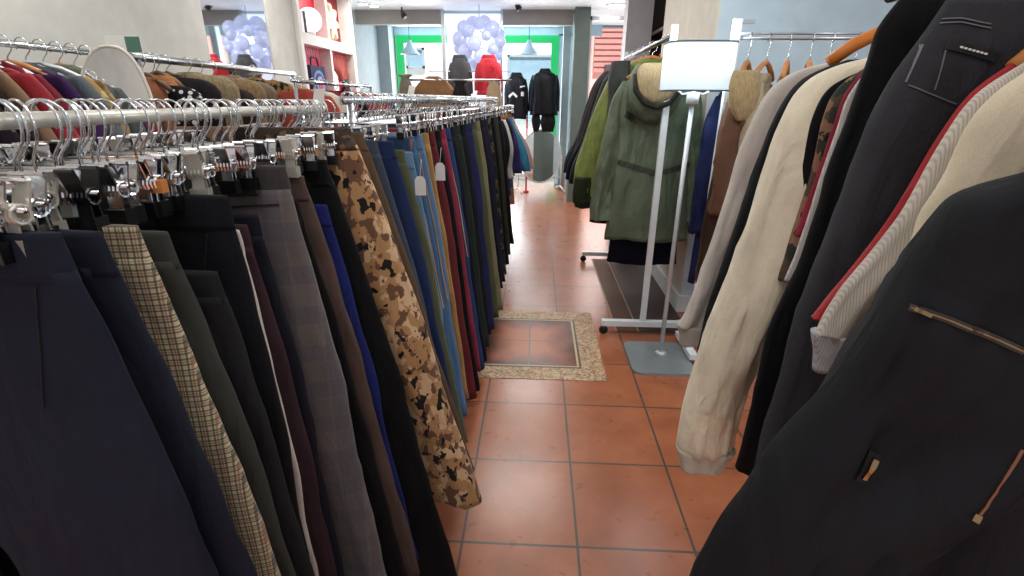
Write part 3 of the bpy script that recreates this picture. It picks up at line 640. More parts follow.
# olive parka seen from behind, hood towards us
e = [(.47, 1.50), (.425, 1.40), (.40, 1.25), (.375, 1.10), (.355, .95), (.34, .80), (.34, .70)]
o, ge = top(3.08, PK, .70, 1.58, e, .13, .58, 'olive green hooded parka with tan lined hood, behind the lamp', 'parka', 'coat', ZP, th=.06, sth=.05, fold=.028, sw=.15, seed=3.3, bodyhw=.25, osc=.85, hang_label='wooden hanger inside the olive parka', hgroup='hangers on the parka rack')
surf_strip(ge, [(.48, 1.06), (.70, 1.0), (.93, 1.06)], .03, plain('parka_belt', '#363c30', .6), 'belt', o, .006)
surf_strip(ge, [(.73, .98), (.735, .61)], .006, plain('seam_shadow', '#101014', .9), 'back_vent', o, .003)
surf_strip(ge, [(.5, 1.33), (.56, 1.30)], .035, plain('parka_tab', '#232820', .6), 'shoulder_tab', o, .006)
hd = loft([(0.540, 0.740, 1.585, 3.02, .05), (0.505, 0.780, 1.530, 2.99, .075), (0.500, 0.790, 1.450, 2.97, .08), (0.515, 0.770, 1.370, 2.97, .075), (0.560, 0.730, 1.305, 2.99, .05), (0.600, 0.680, 1.285, 3.0, .02)], 2.2, .010, 3, 18, 26)
ho = mk('hood', *hd, PK, o)
ln = loft([(0.565, 0.715, 1.590, 2.965, .03), (0.525, 0.755, 1.550, 2.925, .03), (0.530, 0.750, 1.470, 2.905, .025), (0.565, 0.720, 1.415, 2.90, .02), (0.610, 0.670, 1.390, 2.905, .01)], 1.2, .004, 3, 14, 22)
mk('hood_lining', *ln, TANF, ho)
G().tube([(0.520, 2.93, 1.530), (0.525, 2.90, 1.450), (0.570, 2.885, 1.390), (0.640, 2.88, 1.365), (0.710, 2.885, 1.390), (0.755, 2.90, 1.450), (0.760, 2.93, 1.530)], .014, 8).build('hood_rim', PKD, ho)
# lime jacket
e = [(.50, 1.60), (.44, 1.52), (.40, 1.42), (.35, 1.28), (.30, 1.12), (.265, .98), (.25, .84), (.26, .76)]
o, ge = top(3.42, LIME, .70, 1.645, e, .15, .62, 'lime and dark grey ski jacket behind the olive parka', 'jacket', 'jacket', ZP, th=.06, sth=.06, fold=.03, sw=.17, seed=5.3, cuff=PKD, bodyhw=.24, osc=.65, hang_label='wooden hanger inside the lime jacket', hgroup='hangers on the parka rack')
pan = loft([(.445, .56, 1.625, 3.36, .05), (.43, .56, 1.52, 3.35, .06), (.44, .56, 1.35, 3.35, .065), (.45, .56, 1.1, 3.35, .065), (.44, .56, .8, 3.35, .065)], 5.3, .02, 2, 20, 20); mk('grey_panel', *pan, fabric('#43463f', 'satin'), o)
pan = loft([(.262, .435, .92, 3.42, .066), (.25, .43, .82, 3.42, .068), (.255, .42, .74, 3.42, .066)], 5.3, .01, 2, 8, 20); mk('dark_cuff_panel', *pan, fabric('#33401f', 'satin'), o)
SP = [(3.62, '#2b2d30', 'satin', .235, .72, 'dark grey padded jacket behind the lime ski jacket', 'jacket'), (3.82, '#17181d', 'wool', .22, .60, 'black coat behind the dark grey padded jacket', 'coat'),
      (4.02, '#3a221b', 'wool', .25, .47, 'dark brown coat hanging low in the middle of the parka rack', 'coat'), (4.2, '#20263a', 'satin', .22, .66, 'dark navy anorak near the far end of the parka rack', 'coat')]
for Y, c, kd, ex, hz, lab, nm in SP:
    e = [(.49, 1.60), (.43, 1.52), (.38, 1.36), (.32, 1.14), (ex+.02, .96), (ex, .84)]
    top(Y, fabric(c, kd), .70, 1.645, e, .13, hz, lab, nm, nm, ZP, th=.05, sth=.05, fold=.02, sw=.15, bodyhw=.25, osc=.65, n=20, rings=20, hang_label='hanger further along the parka rack', hgroup='hangers on the parka rack')
top(3.22, fabric('#171c36', 'wool'), .72, 1.56, [(.5, 1.48), (.47, 1.35), (.45, 1.2), (.44, 1.0), (.43, .85)], .12, .38, 'long navy coat showing below the olive parka', 'coat', 'coat', ZP, th=.045, sth=.03, fold=.02, sw=.12, bodyhw=.22, n=20, rings=20, hang_label='hanger inside the long navy coat', hgroup='hangers on the parka rack')

# wall rail with shearling coats
YW = 2.62
w = thing('clothes_rack', 'white and steel clothes rack with shearling coats by the pale wall', 'clothes rack', (1.3, YW, 0))
G().box((.895, YW-.015, .05), (.93, YW+.015, 1.755)).build('upright', WHITEP, w, False)
G().box((1.88, YW-.015, .05), (1.915, YW+.015, 1.755)).build('upright', WHITEP, w, False)
G().tube([(.91, YW, 1.675), (1.9, YW, 1.675)], .008, 10).build('rail', STEEL, w); G().tube([(.91, YW+.05, 1.70), (1.9, YW+.05, 1.70)], .006, 10).build('rail', STEEL, w)
G().box((.89, YW-.1, .03), (.935, YW+.22, .06)).build('foot', WHITEP, w, False); G().box((1.875, YW-.22, .03), (1.92, YW+.22, .06)).build('foot', WHITEP, w, False)
G().box((.93, YW-.02, 1.735), (.985, YW+.02, 1.75)).build('end_cap', STEEL, w, False)
SUE = fabric('#7a5138', 'wool'); SHE = fabric('#cdb78c', 'fur', '#e6d6b4')
def wcoat(x, Y, rot, m, label, hemz=.55, coll=None, sh=.17, zt=1.53, lm=.06):
    zt -= .02
    e = [(x-sh, zt-.07), (x-sh-.03, zt-.18), (x-sh-.05, zt-.35), (x-sh-.06, zt-.5), (x-sh-.055, zt-.6)]
    return top(Y, m, x, zt, e, .10, hemz, label, 'coat', 'coat', 1.675, th=lm, sth=.045, fold=.02, sw=.12, collar=coll, rot=rot, n=22, rings=22, hang_mat=WOOD, hang_label='pale wooden hanger holding a coat on the shearling rack', hgroup='hangers on the shearling coat rack', hw=.15, hdrop=.10)
o, g_ = wcoat(.985, YW, 1.05, SUE, 'brown suede coat with cream shearling collar, first on its rack', .5, SHE, zt=1.50)
lap = loft([(.88, .99, 1.53, YW-.14, .03), (.86, 1.0, 1.46, YW-.16, .04), (.87, .99, 1.38, YW-.17, .035), (.91, .95, 1.32, YW-.17, .02)], 1, .006, 2, 12, 18); mk('shearling_lapel', *lap, fabric('#b79a68', 'fur', '#d4bb88'), o)
o, g_ = wcoat(1.08, YW+.02, .9, SHE, 'cream shearling coat, second on its rack', .6, SHE, zt=1.51)
o, g_ = wcoat(1.17, YW, 1.1, fabric('#8a5f42', 'wool'), 'mid brown suede coat, third on its rack', .5, fabric('#b79a68', 'fur', '#d4bb88'), zt=1.50)
wcoat(1.27, YW, 1.2, fabric('#15161b', 'wool'), 'black coat, fourth on the shearling rack', .5, None, zt=1.50)
wcoat(1.36, YW, 1.2, fabric('#33261f', 'wool'), 'dark brown coat, fifth on the shearling rack', .5, None, zt=1.50)
wcoat(1.48, YW, 1.2, fabric('#5a5148', 'wool'), 'grey brown coat, last on the shearling rack', .5, None, zt=1.50)
top(2.78, fabric('#1a2a62', 'satin'), 1.0, 1.47, [(.905, 1.42), (.88, 1.3), (.875, 1.1), (.87, .9), (.87, .7)], .08, .4, 'royal blue long coat behind the lamp pole', 'coat', 'coat', None, th=.035, sth=.03, fold=.02, sw=.1, n=20, rings=20, bodyhw=.09)
top(2.5, fabric('#4a3022', 'leather'), .97, 1.30, [(.90, 1.26), (.87, 1.1), (.855, .9), (.85, .7), (.85, .55)], .10, .42, 'dark brown leather coat between the lamp and the suede coat', 'coat', 'coat', None, th=.03, sth=.035, fold=.02, sw=.1, n=20, rings=20, bodyhw=.09)

# ================================================================ FLOOR LAMP
lp = thing('floor_lamp', 'lit floor lamp with oblong white shade and square steel base', 'lamp', (.75, 2.58, 0))
def rrect(x0, x1, y0, y1, r_, z0, z1):
    pts = []
    for cx_, cy_, a in ((x1-r_, y1-r_, 0), (x0+r_, y1-r_, PI/2), (x0+r_, y0+r_, PI), (x1-r_, y0+r_, 1.5*PI)):
        pts += [(cx_+r_*math.cos(a+PI/2*i/6), cy_+r_*math.sin(a+PI/2*i/6)) for i in range(7)]
    n = len(pts); g = G(); g.add([(x, y, z0) for x, y in pts] + [(x, y, z1) for x, y in pts], [tuple(range(n-1, -1, -1)), tuple(range(n, 2*n))] + [(i, (i+1) % n, (i+1) % n+n, i+n) for i in range(n)]); return g
rrect(.555, .90, 2.385, 2.765, .05, .0, .016).build('base', plain('satin_steel_base', '#a7b0b2', .35, .6), lp, False)
G().tube([(.752, 2.62, .016), (.752, 2.62, .03)], [.04, .016], 16).tube([(.752, 2.62, .016), (.752, 2.62, 1.42)], .012, 14).build('pole', plain('white_lamp_pole', '#c9ced1', .3, .3), lp)
G().tube([(.752, 2.62, 1.385), (.752, 2.62, 1.44)], .03, 16).build('socket', WHITEP, lp)
def shade_shell(hx, hy, z0, z1, t=.003):
    pts = []; n = 48
    for i in range(n):
        a = 2*PI*i/n; ca, sa = math.cos(a), math.sin(a); e_ = .45
        pts.append((math.copysign(abs(ca)**e_, ca)*hx, math.copysign(abs(sa)**.6, sa)*hy))
    vs = [(.755+x*k, 2.62+y*k, z) for k, z in ((1, z0), (1, z1), (.975, z1), (.975, z0)) for x, y in pts]
    fs = [(a*n+i, a*n+(i+1) % n, ((a+1) % 4)*n+(i+1) % n, ((a+1) % 4)*n+i) for a in range(4) for i in range(n)]
    return vs, fs
sm = NT('lit_lamp_shade'); sm.color('#e6f2f6'); tc = sm.coord(loc=(0, 0, 0)); sp = sm.add('ShaderNodeSeparateXYZ'); 
sm.b.inputs['Emission Color'].default_value = lin('#e2f6ff'); sm.b.inputs['Emission Strength'].default_value = .8; sm.b.inputs['Transmission Weight'].default_value = 0.0; sm.b.inputs['Roughness'].default_value = .7
vs, fs = shade_shell(.158, .11, 1.447, 1.652); sh = mk('lamp_shade', vs, fs, sm.m, lp)
for z in (1.443, 1.650): vs, fs = shade_shell(.161, .113, z, z+.007); mk('shade_trim', vs, fs, plain('grey_trim', '#5d6b70', .5), sh)
G().tube([(.66, 2.62, 1.46), (.70, 2.62, 1.43), (.752, 2.62, 1.44), (.80, 2.62, 1.43), (.85, 2.62, 1.46)], .004, 6).build('shade_carrier', WHITEP, lp)
G().sphere((.755, 2.62, 1.53), .035, .035, .05).build('bulb', emis('bulb', '#eaf8ff', 12), lp)

# ================================================================ LEFT BACK RACKS
XB, ZB = -1.9, 1.577
rack_rail(XB, 1.2, XB, 2.28, ZB, 'clothes_rack', 'far left chrome rack with red and dark garments beyond the trousers', (.02, .98), .013)
rack_rail(XB, 2.45, XB, 4.1, ZB, 'clothes_rack', 'square steel rack with fur coats behind the oval mirror', (.02, .98), .018, STEEL)
LB = [('#241f2c', 'floral', '#5d5a66', '#30283a', 'black top with grey floral print, leftmost on the far left rack'), ('#2c1b2b', 'wool', None, None, 'dark aubergine top, left of the beige one'), ('#121218', 'wool', None, None, 'black top next to the dark aubergine one'),
      ('#a07c58', 'wool', None, None, 'beige brown top beside the scarlet one'), ('#c2162c', 'wool', None, None, 'scarlet top on the far left rack'), ('#9c1230', 'wool', None, None, 'dark red top right behind the scarlet one'), ('#4a2466', 'wool', None, None, 'purple top behind the red ones'),
      ('#6f7a80', 'wool', None, None, 'steel grey top behind the purple one'), ('#c09a52', 'floral', '#e2c888', '#94713a', 'gold sequinned top on the far left rack'), ('#77806c', 'wool', None, None, 'grey green top beside the gold sequinned one'), ('#1d2030', 'wool', None, None, 'dark navy top beside the grey green one'), ('#5b463c', 'wool', None, None, 'brown top nearest the oval mirror')]
for i, (c, kd, c2, c3, lab) in enumerate(LB):
    Y = 1.45 + i * .068; sh_ = .19 + .02*math.sin(i*2.1)
    e = [(XB+sh_, 1.47), (XB+sh_+.05, 1.38), (XB+sh_+.11, 1.2), (XB+sh_+.15, 1.0), (XB+sh_+.16, .9)]
    e = [(2*XB - x, z) for x, z in e]
    top(Y, fabric(c, kd, c2, c3), XB, 1.51 + .01*math.sin(i*3), e, .10, .75, lab, 'shirt', 'shirt', ZB, th=.03, sth=.03, fold=.012, sw=.12, n=18, rings=16, hang_mat=WOOD if i % 3 == 0 else WHITEP, hang_label='hanger on the far left rack' , hgroup='hangers on the far left rack', hw=.17)
LC = [('#b0683a', 'wool', None, None, 'rust orange coat with black edging beside the steel rack post'), ('#101018', 'dots', '#e8e6e4', None, 'black top with white polka dots'), ('#c07a38', 'wool', None, None, 'amber orange coat between the polka dots and dark fur'),
      ('#171216', 'fur', '#2a2024', None, 'very dark brown fur coat'), ('#8e7a58', 'fur', '#b9a47c', None, 'khaki beige fur coat behind the dark brown fur'), ('#2c1f22', 'fur', '#3d2c2e', None, 'dark plum fur jacket'), ('#8a6a48', 'fur', '#b08e62', None, 'camel fur coat in the middle of the fur rack'),
      ('#7d6850', 'fur', '#9a8464', None, 'taupe fur coat behind the camel one'), ('#5a4632', 'camo', '#a07a44', '#1c1612', 'leopard brown fur coat at the far end of the fur rack'), ('#a38a60', 'fur', '#c4ad84', None, 'pale tan fur coat last on the fur rack')]
for i, (c, kd, c2, c3, lab) in enumerate(LC):
    Y = (2.50, 2.56, 2.60, 2.67, 2.84, 2.93, 3.06, 3.25, 3.50, 3.75)[i]; fur = kd == 'fur'; sh_ = (.09, .25, .13, .27, .27, .31, .30, .28, .29, .29)[i]
    dz = (-.02, -.045, -.01, -.005, .015, -.04, .01, .0, .01, .0)[i]
    e = [(XB+sh_, 1.47+dz), (XB+sh_+.05, 1.38+dz), (XB+sh_+.09, 1.2), (XB+sh_+.12, 1.0), (XB+sh_+.13, .9)]
    e = [(2*XB - x, z) for x, z in e]
    top(Y, fabric(c, kd, c2, c3), XB, 1.515 + dz, e, .12, .6, lab, 'coat', 'coat', ZB, osc=.6, th=.065 if fur else .04, sth=.06 if fur else .035, fold=.015, sw=.14, n=18, rings=16, hang_label='hanger on the steel fur rack', hgroup='hangers on the steel fur rack', hw=.12, hang_mat=plain('dark_hanger_wood', '#6b4a2e', .4))
# card on top of the rack end
sg = thing('sign_card', 'small white and green card standing on the steel rack end', 'sign', (-1.97, 2.45, 1.6))
g = G().box((-2.0, 2.44, 1.595), (-1.83, 2.446, 1.665)).build('card', PAPER, sg, False); G().box((-1.9, 2.436, 1.597), (-1.832, 2.4395, 1.66)).build('green_block', plain('card_green', '#4f7a68', .6), g, False)
# third back rack with reds
rack_rail(-1.5, 3.2, -1.5, 4.75, 1.50, 'clothes_rack', 'low chrome rack of red and orange tops under the red shelves', (.02, .98), .012)
for i, (c, lab) in enumerate((('#c8462c', 'orange red top, first on the low rack'), ('#e0d6c4', 'cream top on the low rack'), ('#a3182a', 'wine red top on the low rack'), ('#1b1a1e', 'black top on the low rack'), ('#c02030', 'bright red top on the low rack'), ('#c66a4a', 'salmon top on the low rack'), ('#b8273c', 'raspberry red top, last on the low rack'), ('#38496b', 'denim blue top on the low rack'))):
    Y = 3.3 + i * .19; e = [(-1.70, 1.41), (-1.74, 1.33), (-1.78, 1.2), (-1.80, 1.05)]
    top(Y, fabric(c, 'wool'), -1.5, 1.455, e, .1, .7, lab, 'shirt', 'shirt', 1.50, th=.03, sth=.03, fold=.01, sw=.12, n=16, rings=12, hang_label='hanger on the low chrome rack', hgroup='hangers on the low chrome rack', hw=.16)
# ---- cheval mirror
mr = NT('mirror'); mr.color('#e6e8e8'); mr.b.inputs['Metallic'].default_value = 1; mr.b.inputs['Roughness'].default_value = .03; MIR = mr.m
def oval(cx, cy, cz, rx, rz, n=48):
    k = .8 if rz > 1.5*rx else 1
    return [(cx + rx*math.copysign(abs(math.cos(2*PI*i/n))**k, math.cos(2*PI*i/n)), cy, cz + rz*math.copysign(abs(math.sin(2*PI*i/n))**k, math.sin(2*PI*i/n))) for i in range(n)]
def mirror_obj(name, label, cx, cy, cz, rx, rz, fm, rot=0, tilt=0, stand=True, fr=.013):
    o = thing(name, label, 'mirror', (0, 0, 0)); 
    p = oval(0, 0, cz, rx, rz); n = len(p)
    gl = G().add([(x, y-.003, z) for x, y, z in p] + [(x, y+.012, z) for x, y, z in p], [tuple(range(n)), tuple(range(2*n-1, n-1, -1))] + [(i, i+n, (i+1) % n+n, (i+1) % n) for i in range(n)]).build('glass', MIR, o, False)
    q = oval(0, 0, cz, rx+.006, rz+.006); G().tube(q + [q[0], q[1]], fr, 8, False).build('frame', fm, o)
    if stand:
        for s in (-1, 1):
            G().tube([(s*(rx+.03), .03, .05), (s*(rx+.03), .03, cz+.02)], .012, 8).build('post', fm, o)
            G().tube([(s*(rx+.03), -.2, .02), (s*(rx+.03), .03, .08), (s*(rx+.03), .26, .02)], .014, 8).build('foot', fm, o)
        G().tube([(-rx-.03, .03, .22), (rx+.03, .03, .22)], .01, 8).build('crossbar', fm, o)
    o.location = (cx, cy, 0); o.rotation_euler = (0, 0, rot)
    if tilt:
        for ch in o.children:
            if ch.name.split('.')[0] in ('glass', 'frame'):
                for v in ch.data.vertices:
                    dz = v.co.z - cz; v.co.y -= dz * math.sin(tilt) * .5
    return o
mirror_obj('cheval_mirror', 'tall arched cheval mirror with pale frame between the left racks', -1.665, 1.93, .92, .165, .66, plain('pale_mirror_frame', '#cfc9bb', .4), rot=.12, fr=.007, tilt=-.42)
structure('wall_mirror_panel', G().box((-2.6, 3.71, .3), (-2.312, 4.62, 2.62)), MIR)
# ---- shelf unit with red backs
sf = thing('shelf_unit', 'white open shelf unit with red back panels on the left wall', 'shelf', (-2.45, 5.85, 0))
WS = plain('white_shelf_laminate', '#dcdad4', .5)
G().box((-2.40, 5.18, 1.90), (-2.27, 6.55, 2.0)).build('shelf_board', WS, sf, False); G().box((-2.40, 5.18, 1.0), (-2.27, 6.55, 1.06)).build('shelf_board', WS, sf, False)
G().box((-2.6, 5.12, 0), (-2.26, 5.18, 2.6)).build('side_panel', WS, sf, False); G().box((-2.6, 6.55, 0), (-2.26, 6.64, 2.6)).build('side_panel', WS, sf, False); G().box((-2.40, 5.87, 1.06), (-2.28, 5.92, 1.9)).box((-2.40, 5.87, 2.0), (-2.28, 5.92, 2.6)).build('divider', WS, sf, False)
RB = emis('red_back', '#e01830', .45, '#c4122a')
G().box((-2.42, 5.18, 2.0), (-2.40, 5.87, 2.6)).build('back_panel', RB, sf, False); G().box((-2.42, 5.92, 2.0), (-2.40, 6.55, 2.6)).build('back_panel', plain('dark_red_back', '#7d1424', .6), sf, False)
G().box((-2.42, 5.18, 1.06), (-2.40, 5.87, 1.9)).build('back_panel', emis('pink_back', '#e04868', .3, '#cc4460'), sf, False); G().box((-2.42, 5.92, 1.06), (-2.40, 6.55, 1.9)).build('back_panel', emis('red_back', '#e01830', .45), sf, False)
gl = thing('globe_lamp', 'glowing round white lamp on the red shelf', 'lamp', (-2.335, 5.56, 2.0)); G().sphere((-2.335, 5.56, 2.145), .115, .115, .115, nu=24, nv=16).build('globe', emis('globe_glow', '#ffffff', 1.6), gl); G().tube([(-2.335, 5.56, 2.0), (-2.335, 5.56, 2.05)], .045, 16).build('base', WHITEP, gl)
tag(G().box((-2.38, 5.36, 2.0), (-2.30, 5.39, 2.2)).build('dark_book', plain('dark_cover', '#2b2b38', .5), None, False), 'dark upright book next to the glowing globe lamp', 'book')
tag(G().box((-2.38, 5.27, 2.0), (-2.30, 5.33, 2.19)).build('white_book', plain('white_cover', '#f2f2f2', .5), None, False), 'white upright book at the end of the red shelf', 'book')
pts = []
for i in range(44):
    a = 2*PI*i/44; R_ = .155 + .05*math.cos(7*a+.6); pts.append((R_*math.cos(a), R_*math.sin(a)))
g = G(); vs = [(-2.36, 6.16+x, 2.20+z) for x, z in pts] + [(-2.32, 6.16+x*.9, 2.20+z*.9) for x, z in pts]; n = 44
g.add(vs, [tuple(range(n-1, -1, -1)), tuple(range(n, 2*n))] + [(i, (i+1) % n, (i+1) % n+n, i+n) for i in range(n)])
tag(g.build('coral_ornament', plain('coral_beige', '#d2bfa0', .8, 0, .4), None, False), 'beige lobed coral shaped ornament on the dark red shelf', 'ornament')
# navy bag with round emblem, pink striped scarf behind
bg = thing('tote_bag', 'navy tote bag with round blue and pink emblem in the pink shelf bay', 'bag', (-2.38, 5.6, 1.3))
G().box((-2.38, 5.40, 1.30), (-2.32, 5.76, 1.72)).build('bag_body', plain('navy_canvas', '#23284f', .8), bg, False)
def disc(x, y, z, rad, n=28, t=.004): return G().add([(x+t, y+rad*math.cos(2*PI*i/n), z+rad*math.sin(2*PI*i/n)) for i in range(n)] + [(x, y+rad*math.cos(2*PI*i/n), z+rad*math.sin(2*PI*i/n)) for i in range(n)], [tuple(range(n)), tuple(range(2*n-1, n-1, -1))] + [(i, i+n, (i+1) % n+n, (i+1) % n) for i in range(n)])
for k_, (rd, c) in enumerate(((.15, '#6f7fb6'), (.12, '#2c3262'), (.09, '#8d9ac8'), (.055, '#b0304c'))): disc(-2.319+.004*k_, 5.58, 1.53, rd).build('emblem', plain('emblem_'+c, c, .7), bg, False)
G().tube([(-2.35, 5.48, 1.71), (-2.35, 5.50, 1.80), (-2.35, 5.64, 1.80), (-2.35, 5.68, 1.71)], .008, 6).build('handle', plain('navy_canvas', '#23284f', .8), bg)
g = G()
for k_ in range(9): g.tube([(-2.36, 5.27+k_*.055, 1.895), (-2.355, 5.28+k_*.055, 1.80-.015*(k_ % 3))], .009, 6)
tag(g.build('fringe_scarf', plain('pink_fringe', '#e8b4bc', .8), None), 'pale pink fringed scarf pinned under the shelf board', 'scarf')
tag(mk('red_scarf', *loft([(6.0, 6.5, 1.88, 0, .02), (5.97, 6.5, 1.78, 0, .03), (6.15, 6.5, 1.68, 0, .03), (6.25, 6.5, 1.6, 0, .02)], 3, .01, 3, 14, 20), fabric('#d0402c', 'wool')), 'red draped scarf in the far shelf bay', 'scarf')
o = COL.objects[-1]
for v in o.data.vertices: v.co = (-2.35 + v.co.y, v.co.x, v.co.z)
tag(G().box((-2.38, 5.95, 1.06), (-2.35, 6.2, 1.70)).build('white_board', plain('white_cover', '#f2f2f2', .5), None, False), 'white blank board standing in the far shelf bay', 'board')
o = thing('dark_figurine', 'black standing figurine in the far shelf bay', 'ornament', (-2.33, 6.38, 1.06)); G().tube([(-2.33, 6.38, 1.06), (-2.33, 6.38, 1.3), (-2.33, 6.38, 1.5), (-2.33, 6.38, 1.58), (-2.33, 6.38, 1.62)], [.045, .065, .06, .025, .035], 14).build('torso', BLACKP, o)
G().tube([(-2.33, 6.31, 1.5), (-2.33, 6.30, 1.62)], .02, 8).build('arm', BLACKP, o); G().tube([(-2.33, 6.45, 1.5), (-2.33, 6.46, 1.62)], .02, 8).build('arm', BLACKP, o)

# ================================================================ WINDOW AREA
pn = structure('wall_glow_panel', G().box((-1.29, 7.64, 0), (-.54, 7.68, 2.6)), emis('pale_display_panel', '#e2e8f6', .8))  # panel emission imitates the bright halo around the chandelier
lamp = thing('bubble_chandelier', 'chandelier of clustered glass bubbles glowing in front of the shop window', 'lamp', (-.78, 7.15, 2.15))
G().tube([(-.78, 7.15, 2.53), (-.78, 7.15, 2.2)], .006, 8).build('cord', STEEL, lamp)
G().sphere((-.78, 7.15, 2.05), .16, nu=20, nv=12).build('glowing_core', emis('chandelier_core', '#f4f4ff', 3.5), lamp)
bm_ = NT('bubble_glass'); bm_.color('#a3abc8'); bm_.b.inputs['Roughness'].default_value = .08; bm_.b.inputs['Transmission Weight'].default_value = .35; bm_.b.inputs['Emission Color'].default_value = lin('#c4cce8'); bm_.b.inputs['Emission Strength'].default_value = .35
for i in range(30):
    a = i * 2.399963; zz = 1 - 2*(i+.5)/30; rr = math.sqrt(1-zz*zz)
    G().sphere((-.78+.27*rr*math.cos(a), 7.15+.27*rr*math.sin(a), 2.07+.27*zz), .085 + .02*math.sin(i*1.7), nu=16, nv=10).build('bubble', bm_.m, lamp)
def window_top(px0, px1, ytop, ybot, Y, mat, label, name, cat, hz=None, sleeves=True, seedv=1):
    a = at(px0, ytop, Y); b = at(px1, ybot, Y); cx = (a.x+b.x)/2; hw = (b.x-a.x)/2
    e = [(cx-hw*.85, a.z-.06), (cx-hw*.95, a.z-.16), (cx-hw, a.z-.28), (cx-hw, b.z+.05)]
    return top(Y, mat, cx, a.z, e, hw*.4, b.z, label, name, cat, None, th=.08, sth=.06, fold=.02, sw=hw*.4, n=18, rings=16, bodyhw=hw*.9, seed=seedv, collar=mat)
window_top(447, 473, 58, 98, 6.6, fabric('#55575a', 'wool'), 'charcoal grey blazer hanging near the bubble chandelier', 'blazer', 'jacket')
window_top(474, 503, 58, 95, 6.5, fabric('#d2122c', 'floral', '#e01f3a', '#b30d24'), 'scarlet dress hanging below the bubble chandelier', 'dress', 'dress')
o, ge = window_top(504, 528, 75, 119, 8.0, fabric('#181c26', 'leather'), 'black biker vest with white patches in the shop window, left of two', 'vest', 'vest')
surf_strip(ge, [(509, 97), (513, 93), (517, 97)], .03, PAPER, 'patch', o, .006, px=True); surf_strip(ge, [(521, 94), (524, 94)], .06, PAPER, 'patch', o, .006, px=True); surf_strip(ge, [(520, 87), (525, 86)], .02, PAPER, 'patch', o, .006, px=True)
o, ge = window_top(529, 559, 71, 115, 8.0, fabric('#131722', 'leather'), 'black leather jacket in the shop window, right of two', 'jacket', 'jacket')
rack_rail(-1.35, 6.55, -.35, 6.55, 1.72, 'clothes_rack', 'thin crosswise rack carrying the grey blazer and scarlet dress', (.02, .9), .006, foot=.06)
# vest patches and stands
st = thing('garment_stand', 'thin red display stand under the black vest', 'stand', (at(527, 120, 8).x, 8.05, 0)); X_ = at(527, 120, 8).x
G().tube([(X_, 8.05, .02), (X_, 8.05, 1.35)], .014, 10).build('pole', plain('red_pole', '#c01830', .4), st); G().tube([(X_, 8.05, 0), (X_, 8.05, .03)], [.05, .045], 20).build('base', plain('red_pole', '#c01830', .4), st)
for i, px in enumerate((536, 545, 551)):
    p = at(px, 118, 8.0)
    tag(mk('strap_bag', *loft([(p.x-.05, p.x+.05, p.z+.06, 8.0, .02), (p.x-.07, p.x+.07, p.z-.06, 8.0, .03), (p.x-.04, p.x+.04, p.z-.2, 8.0, .02)], i, .01, 2, 10, 14), fabric('#1b1b22', 'leather')), 'small dark bag hanging beneath the black leather jacket', 'bag', 'small bags beneath the leather jacket')
# pendant lamps in the window bay
for px, nm in ((410, 'left'), (529, 'middle')):
    p = at(px, 50, 8.4); o = thing('pendant_lamp', 'small grey pendant lamp hanging in the shop window, ' + ('left one' if nm == 'left' else 'right one above the leather jackets'), 'lamp', (p.x, 8.4, p.z))
    G().tube([(p.x, 8.4, 2.5), (p.x, 8.4, p.z+.12)], .005, 6).build('cord', BLACKP, o)
    G().tube([(p.x, 8.4, p.z+.14), (p.x, 8.4, p.z+.05), (p.x, 8.4, p.z-.06)], [.025, .06, .15], 20, False).build('lamp_shade', plain('pendant_grey', '#9fb0b8', .4), o)
# round mirror on floor stand
mirror_obj('round_mirror', 'round standing mirror on the floor at the end of the aisle', .065, 8.1, .56, .33, .40, plain('pale_mirror_frame', '#cfc9bb', .4), rot=.3, stand=True)
# tan blazers on hangers standing above the second rail
for i, (px0, px1, yt, c, lab) in enumerate(((398, 412, 74, '#8d8672', 'grey beige waistcoat on a stand beyond the second rail'), (405, 462, 76, '#a67848', 'camel coat across a hanger beyond the second rail'), (452, 468, 80, '#2b2426', 'dark brown coat beside the camel one beyond the second rail'), (486, 502, 79, '#c8ad88', 'pale sand coat at the far end beyond the second rail'))):
    Yt = 5.86 + (i % 2)*.07; a = at(px0, yt, Yt); b = at(px1, yt, Yt); cx = (a.x+b.x)/2; hw = (b.x-a.x)/2
    q_ = .07 if hw > .2 else 0
    e = [(cx-hw*.8, a.z-.07-q_), (cx-hw*.95, a.z-.15-q_), (cx-hw, a.z-.3), (cx-hw, a.z-.5)]
    top(Yt, fabric(c, 'wool'), cx, a.z, e, hw*.4, .7, lab, 'coat', 'coat', None, th=.06, sth=.05, fold=.015, sw=hw*.45, n=18, rings=14, bodyhw=hw*.9)
rack_rail(-1.5, 5.9, -.30, 5.9, 1.60, 'clothes_rack', 'crosswise chrome rack with coats beyond the second trouser rail', (.03, .9), .012, foot=.06)
